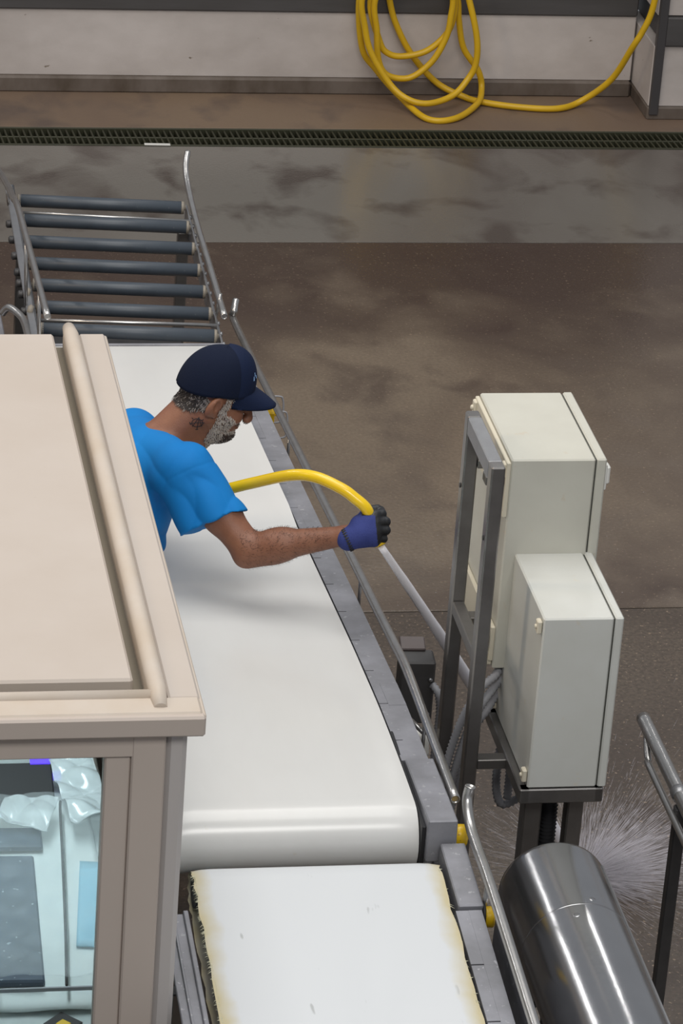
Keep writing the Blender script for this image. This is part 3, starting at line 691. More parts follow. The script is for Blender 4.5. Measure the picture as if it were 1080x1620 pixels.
tag(build('slate_mat', MB().obox((.765, 7.59, 1.070), ((1, -.04, 0), (.04, 1, 0), (0, 0, 1)), (.060, .285, .010), .006), m_slate), 'dark slate blue mat lying nearest the booth window', 'mat')
tag(build('slate_mat', MB().obox((.78, 7.965, 1.070), ((1, -.04, 0), (.04, 1, 0), (0, 0, 1)), (.085, .045, .010), .006), m_slate), 'narrow dark slate strip across the counter behind the big mat', 'mat')
m_film = bpy.data.materials.new('plastic_film'); m_film.use_nodes = True
nt = m_film.node_tree; N = nt.nodes; Lk = nt.links; pb = N['Principled BSDF']
pb.inputs['Base Color'].default_value = (.80, .86, .87, 1); pb.inputs['Roughness'].default_value = .18; pb.inputs['Alpha'].default_value = .50
pb.inputs['Coat Weight'].default_value = .6
tag(build('plastic_bag', sheet(MB(), .92, 1.035, 7.97, 8.30, 1.060, .045, 70, 70, .1, seed=9), m_film), 'crumpled clear plastic bag at the back of the booth counter', 'bag')
tag(build('plastic_bag', sheet(MB(), .76, .90, 7.97, 8.11, 1.060, .035, 60, 60, -.3, seed=12), m_film), 'smaller clear plastic bag draped before the dark screen', 'bag')
scn = thing('monitor', 'dark flat screen with a violet glow at the back of the booth counter', 'monitor', (.83, 8.20, 1.04))
build('screen_body', MB().obox((.83, 8.20, 1.088), ((1, 0, 0), (0, 1, .40), (0, -.40, 1)), (.085, .070, .010), .004), m_black, scn)
me_ = bpy.data.materials.new('violet_led'); me_.use_nodes = True
e_ = me_.node_tree.nodes['Principled BSDF']; e_.inputs['Base Color'].default_value = (.1, .05, .6, 1); e_.inputs['Emission Color'].default_value = (.10, .04, .9, 1); e_.inputs['Emission Strength'].default_value = .9
build('led_strip', MB().obox((.885, 8.262, 1.124), ((1, 0, 0), (0, 1, .40), (0, -.40, 1)), (.026, .010, .003), .001), me_, scn)
build('led', MB().obox((.926, 8.228, 1.100), ((1, 0, 0), (0, 1, .40), (0, -.40, 1)), (.010, .012, .006), .001), me_, scn)
build('foot', B(.79, .87, 8.18, 8.26, 1.04, 1.080, .003), m_black, scn)
tag(build('metal_rod', MB().tube(spline([(.925, 8.110, 1.085), (.922, 8.085, 1.105), (.918, 8.04, 1.098), (.902, 7.8, 1.094), (.880, 7.5, 1.094), (.860, 7.26, 1.094)], 5), .0035, 8), m_black), 'thin black hooked rod lying along the booth counter', 'rod')
tag(build('glass_strip', MB().box(.70, 1.03, 7.232, 7.238, 1.096, 1.106, .0005), m_conduit), 'narrow grey strip crossing the counter just inside the booth window', 'strip')
m_veil = m_film.copy(); m_veil.name = 'thin_film'; m_veil.node_tree.nodes['Principled BSDF'].inputs['Alpha'].default_value = .10; m_veil.node_tree.nodes['Principled BSDF'].inputs['Roughness'].default_value = .4; m_veil.node_tree.nodes['Principled BSDF'].inputs['Coat Weight'].default_value = 0
tag(build('plastic_cover', sheet(MB(), .66, 1.03, 7.25, 8.10, 1.098, .020, 60, 90, .0, seed=21, t=.001), m_veil), 'thin clear plastic cover crumpled over the whole booth counter', 'cover')
sgn = thing('warning_tag', 'black tag with a yellow centre on the counter close inside the window', 'tag', (.845, 7.17, 1.04))
build('plate', MB().obox((.845, 7.175, 1.0435), ((1, 1, 0), (-1, 1, 0), (0, 0, 1)), (.033, .033, .003), .001), m_black, sgn)
build('centre', MB().obox((.845, 7.168, 1.048), ((1, 1, 0), (-1, 1, 0), (0, 0, 1)), (.013, .013, .0018), .001), m_yellow, sgn)

# ------------------------------------------------------------------ organic shapes: blended distance field -> one surface
class Field:
    def __init__(s, lo, hi, h):
        s.lo = np.array(lo, float); s.h = h
        s.n = np.ceil((np.array(hi) - s.lo) / h).astype(int) + 1
        s.F = np.full(s.n, 1.0, np.float32)
    def block(s, a, b):
        i0 = np.clip(np.floor((np.array(a) - s.lo) / s.h).astype(int), 0, s.n - 1)
        i1 = np.clip(np.ceil((np.array(b) - s.lo) / s.h).astype(int) + 1, 1, s.n)
        sl = tuple(slice(i0[k], i1[k]) for k in range(3))
        ax = [s.lo[k] + s.h * np.arange(i0[k], i1[k], dtype=np.float32) for k in range(3)]
        return sl, np.meshgrid(*ax, indexing='ij')
    def merge(s, sl, d, k, mode):
        A = s.F[sl]
        if mode == 'add':
            if k > 0:
                h = np.clip(.5 + .5 * (A - d) / k, 0, 1); s.F[sl] = A + (d - A) * h - k * h * (1 - h)
            else: s.F[sl] = np.minimum(A, d)
        else:
            d = -d
            if k > 0:
                h = np.clip(.5 - .5 * (A - d) / k, 0, 1); s.F[sl] = A + (d - A) * h + k * h * (1 - h)
            else: s.F[sl] = np.maximum(A, d)
    def cone(s, a, b, ra, rb, k=.015, mode='add', sc=(1, 1, 1)):
        a = np.array(a, float); b = np.array(b, float); R = max(ra, rb) * max(sc) + k + .03
        sl, (X, Y, Z) = s.block(np.minimum(a, b) - R, np.maximum(a, b) + R)
        ab = b - a; L = max(float(ab @ ab), 1e-9)
        t = np.clip(((X - a[0]) * ab[0] + (Y - a[1]) * ab[1] + (Z - a[2]) * ab[2]) / L, 0, 1)
        dx = (X - a[0] - t * ab[0]) / sc[0]; dy = (Y - a[1] - t * ab[1]) / sc[1]; dz = (Z - a[2] - t * ab[2]) / sc[2]
        d = (np.sqrt(dx * dx + dy * dy + dz * dz) - (ra + (rb - ra) * t)) * min(sc)
        s.merge(sl, d.astype(np.float32), k, mode)
    def ell(s, c, r, ax=None, k=.015, mode='add', p=2.0):
        c = np.array(c, float); R = max(r) + k + .03
        sl, (X, Y, Z) = s.block(c - R, c + R)
        ax = np.eye(3) if ax is None else np.array([list(v) for v in ax])
        q = []
        for i in range(3): q.append(((X - c[0]) * ax[i, 0] + (Y - c[1]) * ax[i, 1] + (Z - c[2]) * ax[i, 2]) / r[i])
        if p == 2.0: g = np.sqrt(q[0] ** 2 + q[1] ** 2 + q[2] ** 2)
        else: g = (np.abs(q[0]) ** p + np.abs(q[1]) ** p + np.abs(q[2]) ** p) ** (1 / p)
        k2 = np.sqrt((q[0] / r[0]) ** 2 + (q[1] / r[1]) ** 2 + (q[2] / r[2]) ** 2) + 1e-6
        d = g * (g - 1) / k2
        s.merge(sl, d.astype(np.float32), k, mode)
    def plane(s, p, n, k=0):       # cuts away the side n points to
        sl, (X, Y, Z) = s.block(s.lo, s.lo + s.n * s.h)
        d = (X - p[0]) * n[0] + (Y - p[1]) * n[1] + (Z - p[2]) * n[2]
        s.merge(sl, (-d).astype(np.float32), k, 'sub')
    def mesh(s):
        F = s.F; ins = F < 0
        nx, ny, nz = F.shape
        cnt = np.zeros((nx - 1, ny - 1, nz - 1), np.int8)
        for i in (0, 1):
            for j in (0, 1):
                for k in (0, 1): cnt += ins[i:nx - 1 + i, j:ny - 1 + j, k:nz - 1 + k]
        act = (cnt > 0) & (cnt < 8); idx = -np.ones(act.shape, np.int32); C = np.argwhere(act); idx[act] = np.arange(len(C))
        P = np.zeros((len(C), 3)); W = np.zeros(len(C))
        cor = [(i, j, k) for i in (0, 1) for j in (0, 1) for k in (0, 1)]
        V = {c: F[C[:, 0] + c[0], C[:, 1] + c[1], C[:, 2] + c[2]] for c in cor}
        for a in cor:
            for ax in range(3):
                if a[ax]: continue
                b = list(a); b[ax] = 1; b = tuple(b); fa, fb = V[a], V[b]; m = (fa < 0) != (fb < 0)
                t = np.where(m, fa / np.where(m, fa - fb, 1), 0)
                p = np.array(a, float) + 0 * C; p[:, ax] = t
                P[m] += p[m]; W[m] += 1
        P = (C + P / W[:, None]) * s.h + s.lo
        quads = []
        for ax in range(3):
            sl0 = [slice(1, -1)] * 3; sl0[ax] = slice(0, -1); sl1 = [slice(1, -1)] * 3; sl1[ax] = slice(1, None)
            ch = ins[tuple(sl0)] != ins[tuple(sl1)]; E = np.argwhere(ch)
            off = np.ones(3, int); off[ax] = 0; E = E + off
            u, v = [(1, 2), (2, 0), (0, 1)][ax]
            du = np.zeros(3, int); du[u] = 1; dv = np.zeros(3, int); dv[v] = 1
            q = [idx[tuple((E - a).T)] for a in (du + dv, dv, 0 * du, du)]
            Q = np.stack(q, 1); fl = ins[tuple(E.T)]
            Q[~fl] = Q[~fl][:, ::-1]
            quads.append(Q)
        return P, np.concatenate(quads)
def from_field(name, fld, mats, parent, disp=None, mi=None, smooth=2):
    P, Q = fld.mesh()
    if smooth:
        for _ in range(smooth):
            S = np.zeros_like(P); Wt = np.zeros(len(P))
            for a, b in ((0, 1), (1, 2), (2, 3), (3, 0)):
                np.add.at(S, Q[:, a], P[Q[:, b]]); np.add.at(S, Q[:, b], P[Q[:, a]])
                np.add.at(Wt, Q[:, a], 1); np.add.at(Wt, Q[:, b], 1)
            P = P * .5 + S / Wt[:, None] * .5
    org = np.array(ORG[parent.name])
    me = bpy.data.meshes.new(name)
    me.vertices.add(len(P)); me.vertices.foreach_set('co', (P - org).astype(np.float32).ravel())
    me.loops.add(len(Q) * 4); me.loops.foreach_set('vertex_index', Q.astype(np.int32).ravel())
    me.polygons.add(len(Q)); me.polygons.foreach_set('loop_start', np.arange(0, len(Q) * 4, 4, dtype=np.int32))
    for m in (mats if isinstance(mats, list) else [mats]): me.materials.append(m)
    me.update(calc_edges=True)
    me.polygons.foreach_set('use_smooth', np.ones(len(Q), bool))
    if mi is not None: me.polygons.foreach_set('material_index', mi(P[Q].mean(1)).astype(np.int32))
    me.validate(); me.update()
    return link(name, me, parent), P, Q

# ------------------------------------------------------------------ the worker
m_skin = M('tanned_skin', (.255, .108, .060), .50, col2=(.20, .078, .043), nscale=22, nmix=.6, bump=.25, bscale=260, sss=.06)
m_shirt = M('blue_cotton', (.004, .185, .520), .75, col2=(.004, .165, .48), nscale=6, bump=.12, bscale=500, spec=.25)
m_cap = M('navy_cotton', (.0045, .0085, .025), .85, bump=.3, bscale=420, spec=.2)
m_capf = M('navy_front', (.0060, .0125, .040), .75, bump=.2, bscale=400, spec=.2)
m_logo = M('pale_blue_print', (.25, .42, .70), .6)
m_hair = M('dark_hair', (.030, .022, .020), .6)
m_hairg = M('grey_hair', (.34, .30, .27), .6)
m_beard = M('grey_beard', (.44, .39, .345), .7)
m_beardd = M('dark_beard', (.045, .032, .028), .65)
m_trouser = M('dark_trousers', (.035, .04, .05), .8)
m_boot = M('white_boot', (.6, .6, .58), .5)
m_glove = M('blue_knit_glove', (.035, .048, .185), .8, col2=(.045, .06, .22), nscale=30, bump=.5, bscale=330, spec=.2)
m_glovek = M('black_glove_coating', (.010, .011, .014), .45, bump=.3, bscale=200)
m_ink = M('tattoo_ink', (.02, .015, .018), .6)

pw = thing('person', 'man in a navy cap and blue t-shirt leaning over the belt with a hose', 'person', (.92, 9.33, .17))
PITCH = math.radians(22)
HC = Vector((1.452, 9.315, 1.694))
hf = Vector((math.cos(PITCH), -.03, -math.sin(PITCH))).normalized(); hl = Vector((0, 1, 0)); hl = (hl - hf * hl.dot(hf)).normalized(); hu = hf.cross(hl)
def H(x, y, z): return HC + hf * x + hl * y + hu * z
HA = (hf, hl, hu)

bd = Field((.58, 8.70, .16), (1.84, 9.66, 1.86), .004)
# head
bd.ell(H(-.012, 0, .040), (.098, .077, .088), HA, 0)
bd.ell(H(.035, 0, -.010), (.062, .064, .085), HA, .03)
bd.cone(H(.040, 0, -.055), H(.066, 0, -.098), .052, .028, .025)           # jaw to chin
for s in (-1, 1):
    bd.cone(H(.000, s * .050, -.060), H(.058, s * .022, -.100), .022, .020, .02)
    bd.ell(H(.068, s * .042, -.030), (.024, .022, .020), HA, .018)       # cheekbone
    bd.ell(H(.084, s * .031, .012), (.016, .018, .010), HA, .004, 'sub')  # eye socket
    bd.ell(H(.078, s * .031, .012), (.0125, .0125, .0125), HA, .003)
    bd.cone(H(.085, s * .014, .030), H(.078, s * .050, .030), .009, .008, .01)   # brow
    # ear
    bd.ell(H(-.006, s * .080, -.010), (.020, .013, .036), (hf * .97 - hu * .2, hl * 1.0 + hf * (.3 * s), hu), .006)
    bd.ell(H(.000, s * .088, -.004), (.009, .008, .017), (hf, hl, hu), .004, 'sub')
    bd.ell(H(.002, s * .078, -.034), (.010, .007, .011), HA, .005)
    bd.ell(H(.114, s * .010, -.038), (.012, .009, .009), HA, .006)       # nostril wing
bd.cone(H(.094, 0, .018), H(.120, 0, -.032), .009, .0125, .010)           # nose
bd.ell(H(.088, 0, -.066), (.018, .026, .012), HA, .012)                   # lips
bd.cone(H(.104, .013, -.0655), H(.104, -.013, -.0655), .0025, .0025, .002, 'sub')
bd.ell(H(.080, 0, -.095), (.020, .022, .018), HA, .014)
# neck
NB = Vector((1.315, 9.300, 1.560))
bd.cone(NB, H(-.028, 0, -.045), .064, .058, .03)
bd.cone(NB + Vector((.05, 0, -.03)), H(.028, 0, -.070), .045, .040, .03)
# torso
PV = Vector((.93, 9.33, 1.08))
tv = (NB - PV).normalized(); sv = Vector((0, 1, 0)); sv = (sv - tv * sv.dot(tv)).normalized(); nv = sv.cross(tv)
if nv.x < 0: nv = -nv
TA = (tv, sv, nv)
def T(a, b, c): return PV + tv * a + sv * b + nv * c
bd.ell(T(0.00, 0, 0), (.13, .165, .115), TA, .04); bd.ell(T(.16, 0, .01), (.16, .145, .110), TA, .05)
bd.ell(T(.36, 0, .02), (.20, .170, .120), TA, .05); bd.ell(T(.50, 0, .0), (.12, .165, .090), TA, .04)
SR = Vector((1.352, 9.095, 1.560)); SL = Vector((1.255, 9.50, 1.480))
bd.cone(T(.55, -.03, -.02), SR, .062, .056, .04); bd.cone(T(.53, .03, -.02), SL, .058, .052, .04)
EL = Vector((1.512, 8.935, 1.392)); WR = Vector((1.758, 8.850, 1.474))
bd.cone(SR, EL, .054, .044, .02); bd.ell(SR * .45 + EL * .55 + Vector((.0, 0, .0)), (.050, .048, .052), None, .03)
fa = (WR - EL).normalized()
bd.cone(EL, EL + (WR - EL) * .35, .044, .043, .02); bd.cone(EL + (WR - EL) * .3, WR, .043, .027, .02)
bd.ell(EL + (WR - EL) * .28 + Vector((0, .01, -.008)), (.075, .042, .042), (fa, (0, 1, 0), fa.cross(Vector((0, 1, 0)))), .02)
bd.cone(EL + Vector((-.012, -.012, -.018)), EL + (WR - EL) * .1 + Vector((0, 0, -.010)), .025, .025, .02)
bd.cone(WR, Vector((1.822, 8.840, 1.500)), .026, .022, .012)
EL2 = Vector((1.16, 9.57, 1.30)); WR2 = Vector((1.235, 9.46, 1.330))
bd.cone(SL, EL2, .052, .042, .02); bd.cone(EL2, WR2, .042, .027, .02)
# left hand, bare grip closed under the chest
HD = Vector((1.290, 9.40, 1.372))
bd.cone(WR2, HD, .026, .030, .015)
for i in range(4):
    o = Vector((.018 - .016 * i * .4, 0, .030 - .019 * i))
    a = HD + o + Vector((.018, -.02, 0)); b = a + Vector((.022, -.030, -.002)); c = b + Vector((-.014, -.026, -.002))
    bd.cone(a, b, .0095, .009, .004); bd.cone(b, c, .009, .008, .003)
bd.cone(HD + Vector((-.01, 0, .03)), HD + Vector((.0, -.045, .035)), .012, .009, .006)
# legs and feet
for s in (-1, 1):
    hp_ = PV + Vector((-.02, s * .09, -.04)); kn = Vector((.93 + (.03 if s < 0 else -.05), 9.33 + s * .115, .66)); an = Vector((.86 - (.0 if s < 0 else .04), 9.33 + s * .125, .26))
    bd.cone(hp_, kn, .088, .058, .04); bd.cone(kn, an, .056, .038, .02)
    bd.cone(an + Vector((-.02, 0, -.04)), an + Vector((.14, s * .02, -.055)), .034, .028, .02)
bd_o, BP, BQ = from_field('body', bd, m_skin, pw, smooth=1)

# shirt
sh = Field((.72, 8.86, 1.00), (1.56, 9.68, 1.76), .004)
sh.ell(T(.08, 0, .03), (.14, .185, .140), TA, .03); sh.ell(T(.24, 0, .04), (.16, .185, .145), TA, .05)
sh.ell(T(.38, 0, .035), (.20, .190, .140), TA, .05); sh.ell(T(.50, 0, .0), (.125, .180, .105), TA, .04)
sh.cone(T(.555, -.03, -.02), SR + Vector((0, 0, .002)), .075, .070, .04); sh.cone(T(.53, .03, -.02), SL, .070, .066, .04)
ua = (EL - SR).normalized()
hemc = SR + ua * .175
dwn = Vector((-.80, .12, -.52)); dwn = (dwn - ua * dwn.dot(ua)).normalized()
sh.cone(SR, hemc + ua * .04 + dwn * .012, .070, .070, .03)
sh.cone(SR + dwn * .03, hemc + ua * .0 + dwn * .080, .065, .055, .04)
ul = (EL2 - SL).normalized()
sh.cone(SL, SL + ul * .2, .070, .078, .03)
sh.cone(T(.30, -.08, .10), T(.36, -.06, .155), .09, .045, .05)             # loose chest fabric hanging
# hems and openings
sl, (X, Y, Z) = sh.block(sh.lo, sh.lo + sh.n * sh.h)
def pln(p, n): return (X - p[0]) * n[0] + (Y - p[1]) * n[1] + (Z - p[2]) * n[2]
hn = (ua + dwn * .30).normalized()
cutR = np.minimum(pln(hemc - ua * .006, hn), 0.185 - np.sqrt((X - hemc[0] - ua[0] * .05) ** 2 + (Y - hemc[1] - ua[1] * .05) ** 2 + (Z - hemc[2] - ua[2] * .05) ** 2))
sh.F = np.maximum(sh.F, cutR)
hl2 = SL + ul * .17
cutL = np.minimum(pln(hl2, ul), 0.14 - np.sqrt((X - hl2[0] - ul[0] * .05) ** 2 + (Y - hl2[1] - ul[1] * .05) ** 2 + (Z - hl2[2] - ul[2] * .05) ** 2))
sh.F = np.maximum(sh.F, cutL)
nd = (H(-.01, 0, -.06) - NB).normalized()
cutN = np.minimum(pln(NB + nd * .018 + Vector((-.0, 0, 0)), nd), .105 - np.sqrt((X - NB[0] - nd[0] * .05) ** 2 + (Y - NB[1] - nd[1] * .05) ** 2 + (Z - NB[2] - nd[2] * .05) ** 2))
sh.F = np.maximum(sh.F, cutN)
# folds
def smooth01(v, a, b): v = np.clip((v - a) / (b - a), 0, 1); return v * v * (3 - 2 * v)
la = (X - SR[0]) * ua[0] + (Y - SR[1]) * ua[1] + (Z - SR[2]) * ua[2]
ds = (X - SR[0]) * dwn[0] + (Y - SR[1]) * dwn[1] + (Z - SR[2]) * dwn[2]
wr_ = smooth01(la, -.02, .06)
rg = lambda v: 1 - 2 * np.abs(np.sin(v / 2)) ** .8
fold = rg((ds * 1.0 + la * .30) * 88 + 1.6 * np.sin(la * 26 + ds * 11)) * .0042 * wr_ * smooth01(la, .0, .10)
fold += rg((ds * .8 - la * .5) * 60 + 2.0 * np.sin(la * 19)) * .0030 * wr_
px = pln(PV, tv); py = pln(PV, sv); pz = pln(PV, nv)
wt = 1 - wr_
fold += rg(pz * 62 + px * 40 + 2.0 * np.sin(px * 17 + py * 9)) * .0044 * wt * smooth01(-py, -.02, .12)
fold += rg(px * 52 - pz * 30 + 1.6 * np.sin(pz * 22)) * .0030 * wt
sh.F = sh.F + fold.astype(np.float32)
# seam where the sleeve is set in
sh.F = sh.F + (.0016 * np.exp(-((la - .012 + .25 * ds) / .0028) ** 2) * smooth01(-ds, -.075, -.02)).astype(np.float32)
# hollow the sleeve mouth, neck and hem so the cloth reads as cloth
sh.cone(hemc - ua * .03, hemc + ua * .05 + dwn * .010, .046, .060, .002, 'sub')
sh.cone(SL + ul * .13, SL + ul * .22, .048, .062, .002, 'sub')

from_field('shirt', sh, m_shirt, pw, smooth=1)
# collar rib
ring = []
cn = NB + nd * .002
# trousers and boots
tr_ = Field((.68, 9.06, .30), (1.12, 9.62, 1.24), .006)
tr_.ell(T(.0, 0, 0), (.14, .178, .128), TA, .04)
for s in (-1, 1):
    hp_ = PV + Vector((-.02, s * .09, -.04)); kn = Vector((.93 + (.03 if s < 0 else -.05), 9.33 + s * .115, .66)); an = Vector((.86 - (.0 if s < 0 else .04), 9.33 + s * .125, .26))
    tr_.cone(hp_, kn, .102, .074, .04); tr_.cone(kn, an + Vector((0, 0, .06)), .074, .064, .02)
from_field('trousers', tr_, m_trouser, pw)
for s in (-1, 1):
    an = Vector((.86 - (.0 if s < 0 else .04), 9.33 + s * .125, .26))
    bt = Field((an.x - .12, an.y - .12, .165), (an.x + .26, an.y + .14, .46), .005)
    bt.cone(an + Vector((0, 0, .16)), an + Vector((-.005, 0, -.02)), .062, .052, .02)
    bt.cone(an + Vector((-.02, 0, -.045)), an + Vector((.15, s * .02, -.052)), .048, .042, .02)
    bt.plane((0, 0, .173), (0, 0, -1))
    from_field('boot', bt, m_boot, pw)
stp = thing('step_platform', 'low steel step platform the worker stands on beside the belt', 'platform', (.90, 9.33, 0))
build('deck', B(.68, 1.08, 9.08, 9.60, .14, .170, .004), m_plate, stp)
for x in (.71, 1.05):
    for y in (9.11, 9.57): build('leg', B(x - .015, x + .015, y - .015, y + .015, 0, .14, .002), m_post, stp)

# cap
cp_ = thing  # (cap is worn: a child of the person)
CT = math.radians(-10)                                                    # worn tipped back a little
cf = (hf * math.cos(CT) - hu * math.sin(CT)).normalized(); cu = (hu * math.cos(CT) + hf * math.sin(CT)).normalized()
CC = H(-.010, 0, .045)
def K(x, y, z): return CC + cf * x + hl * y + cu * z
cb = MB(); nth, nph = 72, 22; vs = []
def crown(th, ph, off=0):
    # th around (0 = front), ph 0 rim .. pi/2 top
    c, s_ = math.cos(th), math.sin(th)
    rx = .109 if c > 0 else .114; ry = .089; hz = .098 + .012 * max(c, 0)
    e = math.cos(ph) ** .66
    z = math.sin(ph) ** .95 * hz - .010 * math.cos(ph) - (.024 * max(-c, 0) + .012 * abs(s_)) * math.cos(ph) ** 1.2
    groove = 1 - .010 * math.exp(-(((th / (PI / 3) + .5) % 1 - .5) * (PI / 3) / .022) ** 2) * math.cos(ph) ** .3
    return K((rx + off) * c * e * groove, (ry + off) * s_ * e * groove, z + off * math.sin(ph))
for off in (0, -.003):
    for j in range(nph + 1):
        ph = (PI / 2) * j / nph * .995
        for i in range(nth): vs.append(crown(2 * PI * i / nth, ph, off))
fs = []; O = nth * (nph + 1); mi = []
cb2 = MB(); cb2.v = [tuple(p) for p in vs]
for L, o in ((0, 0), (1, O)):
    for j in range(nph):
        for i in range(nth):
            q = [o + j * nth + i, o + j * nth + (i + 1) % nth, o + (j + 1) * nth + (i + 1) % nth, o + (j + 1) * nth + i]
            th = 2 * PI * (i + .5) / nth; th = th if th < PI else th - 2 * PI
            cb2.f.append(q); cb2.sm.append(True); cb2.m.append(1 if abs(th) < PI / 3 else 0)
    cb2.f.append([o + nph * nth + i for i in range(nth)]); cb2.sm.append(True); cb2.m.append(0)
for i in range(nth): cb2.f.append([i, (i + 1) % nth, O + (i + 1) % nth, O + i]); cb2.sm.append(False); cb2.m.append(0)
cap = build('cap', cb2, [m_cap, m_capf], pw)
build('button', MB().lathe(K(0, 0, .092), cu, [(0, .010), (.005, .009), (.007, .004)], 14), m_cap, cap)
# brim: curved down at the sides
bv = []; nb, nr = 26, 8
for lay in (0, 1):
    for j in range(nr + 1):
        for i in range(nb + 1):
            th = (i / nb - .5) * 2 * 1.12; r = j / nr
            x0 = .104 * math.cos(th); y0 = .0845 * math.sin(th)
            ext = .078 * math.cos(th / 1.12 * PI / 2) ** .55
            y1 = y0 * (1 - .04 * r); x = x0 + ext * r
            z = -.004 - .013 * (y1 / .084) ** 2 * (.35 + .65 * r) - .024 * r - .012 * r * r - lay * .0045
            bv.append(K(x - .002, y1, z))
W = nb + 1; O = W * (nr + 1); bf = []
for j in range(nr):
    for i in range(nb):
        q = [j * W + i, j * W + i + 1, (j + 1) * W + i + 1, (j + 1) * W + i]; bf.append(q); bf.append([O + k for k in reversed(q)])
for i in range(nb): a = nr * W + i; bf.append([a, a + 1, O + a + 1, O + a]); bf.append([i, i + 1, O + i + 1, O + i])
for j in range(nr):
    for a in (j * W, j * W + nb): bf.append([a, a + W, O + a + W, O + a])
build('brim', MB().add(bv, bf, True), m_capf, cap)
# small pale mark on the front panel
lg = MB()
for dth, dz, w_, h_ in ((-.33, .42, .040, .040), (-.42, .50, .030, .050), (-.50, .40, .035, .055)):
    q = [crown(dth - w_, dz, .0012), crown(dth + w_, dz, .0012), crown(dth + w_ * .5, dz + h_ * 2, .0012), crown(dth - w_ * .7, dz + h_ * 2, .0012)]
    lg.add(q + [p - cu * .0005 for p in q], [[0, 1, 2, 3], [7, 6, 5, 4], [0, 1, 5, 4], [1, 2, 6, 5], [2, 3, 7, 6], [3, 0, 4, 7]])
build('logo', lg, m_logo, cap)

# hair, beard: short strands rooted on the head surface
def head_local(P):
    D = P - np.array(HC); return D @ np.array([hf, hl, hu]).T
Pc = BP[BQ].mean(1); e1 = BP[BQ[:, 1]] - BP[BQ[:, 0]]; e2 = BP[BQ[:, 3]] - BP[BQ[:, 0]]; FN = np.cross(e1, e2); FN /= np.linalg.norm(FN, axis=1)[:, None] + 1e-9
hlc = head_local(Pc); near = np.linalg.norm(Pc - np.array(HC), axis=1) < .17
if (FN[near] * (Pc[near] - np.array(HC))).sum(1).mean() < 0: FN = -FN
def strands(name, mask, per, L, r, flow, mats, pick, lift=.35):
    rnd = np.random.RandomState(11 + len(name)); mb = MB(); ids = np.where(mask)[0]
    for i in ids:
        for _ in range(per if per >= 1 else (1 if rnd.rand() < per else 0)):
            w_ = rnd.rand(2); p = BP[BQ[i, 0]] + e1[i] * w_[0] + e2[i] * w_[1]; n = FN[i]
            fl0 = flow(hlc[i]); f = hf * fl0[0] + hl * fl0[1] + hu * fl0[2]; f = np.array(f) + rnd.randn(3) * .45
            f -= n * (f @ n) ; f /= np.linalg.norm(f) + 1e-9
            l = L * (.6 + .8 * rnd.rand()); d = f * (1 - lift) + n * lift; sd = np.cross(n, f) * r
            a = p - n * .001; m_ = p + d * l * .55 + n * l * .12; t = p + d * l
            k = pick(hlc[i], rnd)
            mb.add([a - sd, a + sd, m_ + sd * .8 + n * r, m_ - sd * .8 + n * r, t], [[0, 1, 2, 3], [3, 2, 4]], True, k)
    return build(name, mb, mats, pw, recalc=False)
rimz = lambda q: (.045 + .10 * 0) 
bx, by, bz = hlc[:, 0], np.abs(hlc[:, 1]), hlc[:, 2]
beard_m = near & (((bx > .018) & (bx < .072) & (bz < -.020 - .25 * (bx - .03)) & (bz > -.128) & (by > .018)) | ((bx > .03) & (bz < -.078)) & (bx < .12)) & ~((bx > .07) & (bz > -.078))
beard_m &= ~((bz < -.085) & (bx < .015))
beard_m |= near & (bx > .018) & (bx < .036) & (bz > -.03) & (bz < .045) & (by > .050) 
strands('beard', beard_m, 2, .011, .0009, lambda q: (.25, 0, -1), [m_beard, m_beardd],
        lambda q, r: 1 if (r.rand() < (.9 if (q[0] > .060 and q[2] < -.085) else .12 if q[0] > .02 else .18)) else 0)
stache = near & (bx > .088) & (bz < -.044) & (bz > -.060) & (by < .030)
strands('moustache', stache, 2, .007, .0008, lambda q: (0, q[1] * 20, -1), [m_beard, m_beardd], lambda q, r: int(r.rand() < .45))
hair_m = near & (bz < .012 + .1 * bx) & (bx < .000) & (bz > -.030 - .5 * np.clip(-bx - .02, -.03, .05)) & ~((by > .068) & (bx > -.032))

hair_m &= ~((hlc[:, 2] < -.085))
strands('hair', hair_m, 3, .018, .0009, lambda q: (-.25, 0, -1), [m_hair, m_hairg],
        lambda q, r: int(r.rand() < (.55 if q[0] > -.035 else .12)), .25)
brow = near & (bz > .026) & (bz < .036) & (bx > .075) & (by > .012) & (by < .05)
strands('eyebrow', brow, 2, .007, .0007, lambda q: (0, q[1] * 20, .2), [m_hair, m_hairg], lambda q, r: int(r.rand() < .4))
# forearm hair
fam = (np.linalg.norm(np.cross(Pc - np.array(EL), np.array(fa)), axis=1) < .06)
tt = (Pc - np.array(EL)) @ np.array(fa); fam &= (tt > -.01) & (tt < .24)
hlc_b = hlc; rnd0 = np.random.RandomState(3)
strands('arm_hair', fam, .22, .013, .00035, lambda q: tuple(np.array([fa.dot(hf), fa.dot(hl), fa.dot(hu)])), [m_hair], lambda q, r: 0, .35)

# eyes
for s in (-1, 1):
    c = H(.0795, s * .031, .012)
    ey = build('eye', MB().lathe(c - hf * .0117, hf, [(0, .001), (.003, .0085), (.0117, .0118), (.018, .0098), (.0215, .006), (.0232, .001)], 16), m_white, pw)
    build('iris', MB().lathe(c + hf * .0105, hf, [(0, .0052), (.0012, .0046), (.0016, .001)], 14), m_hair, ey)

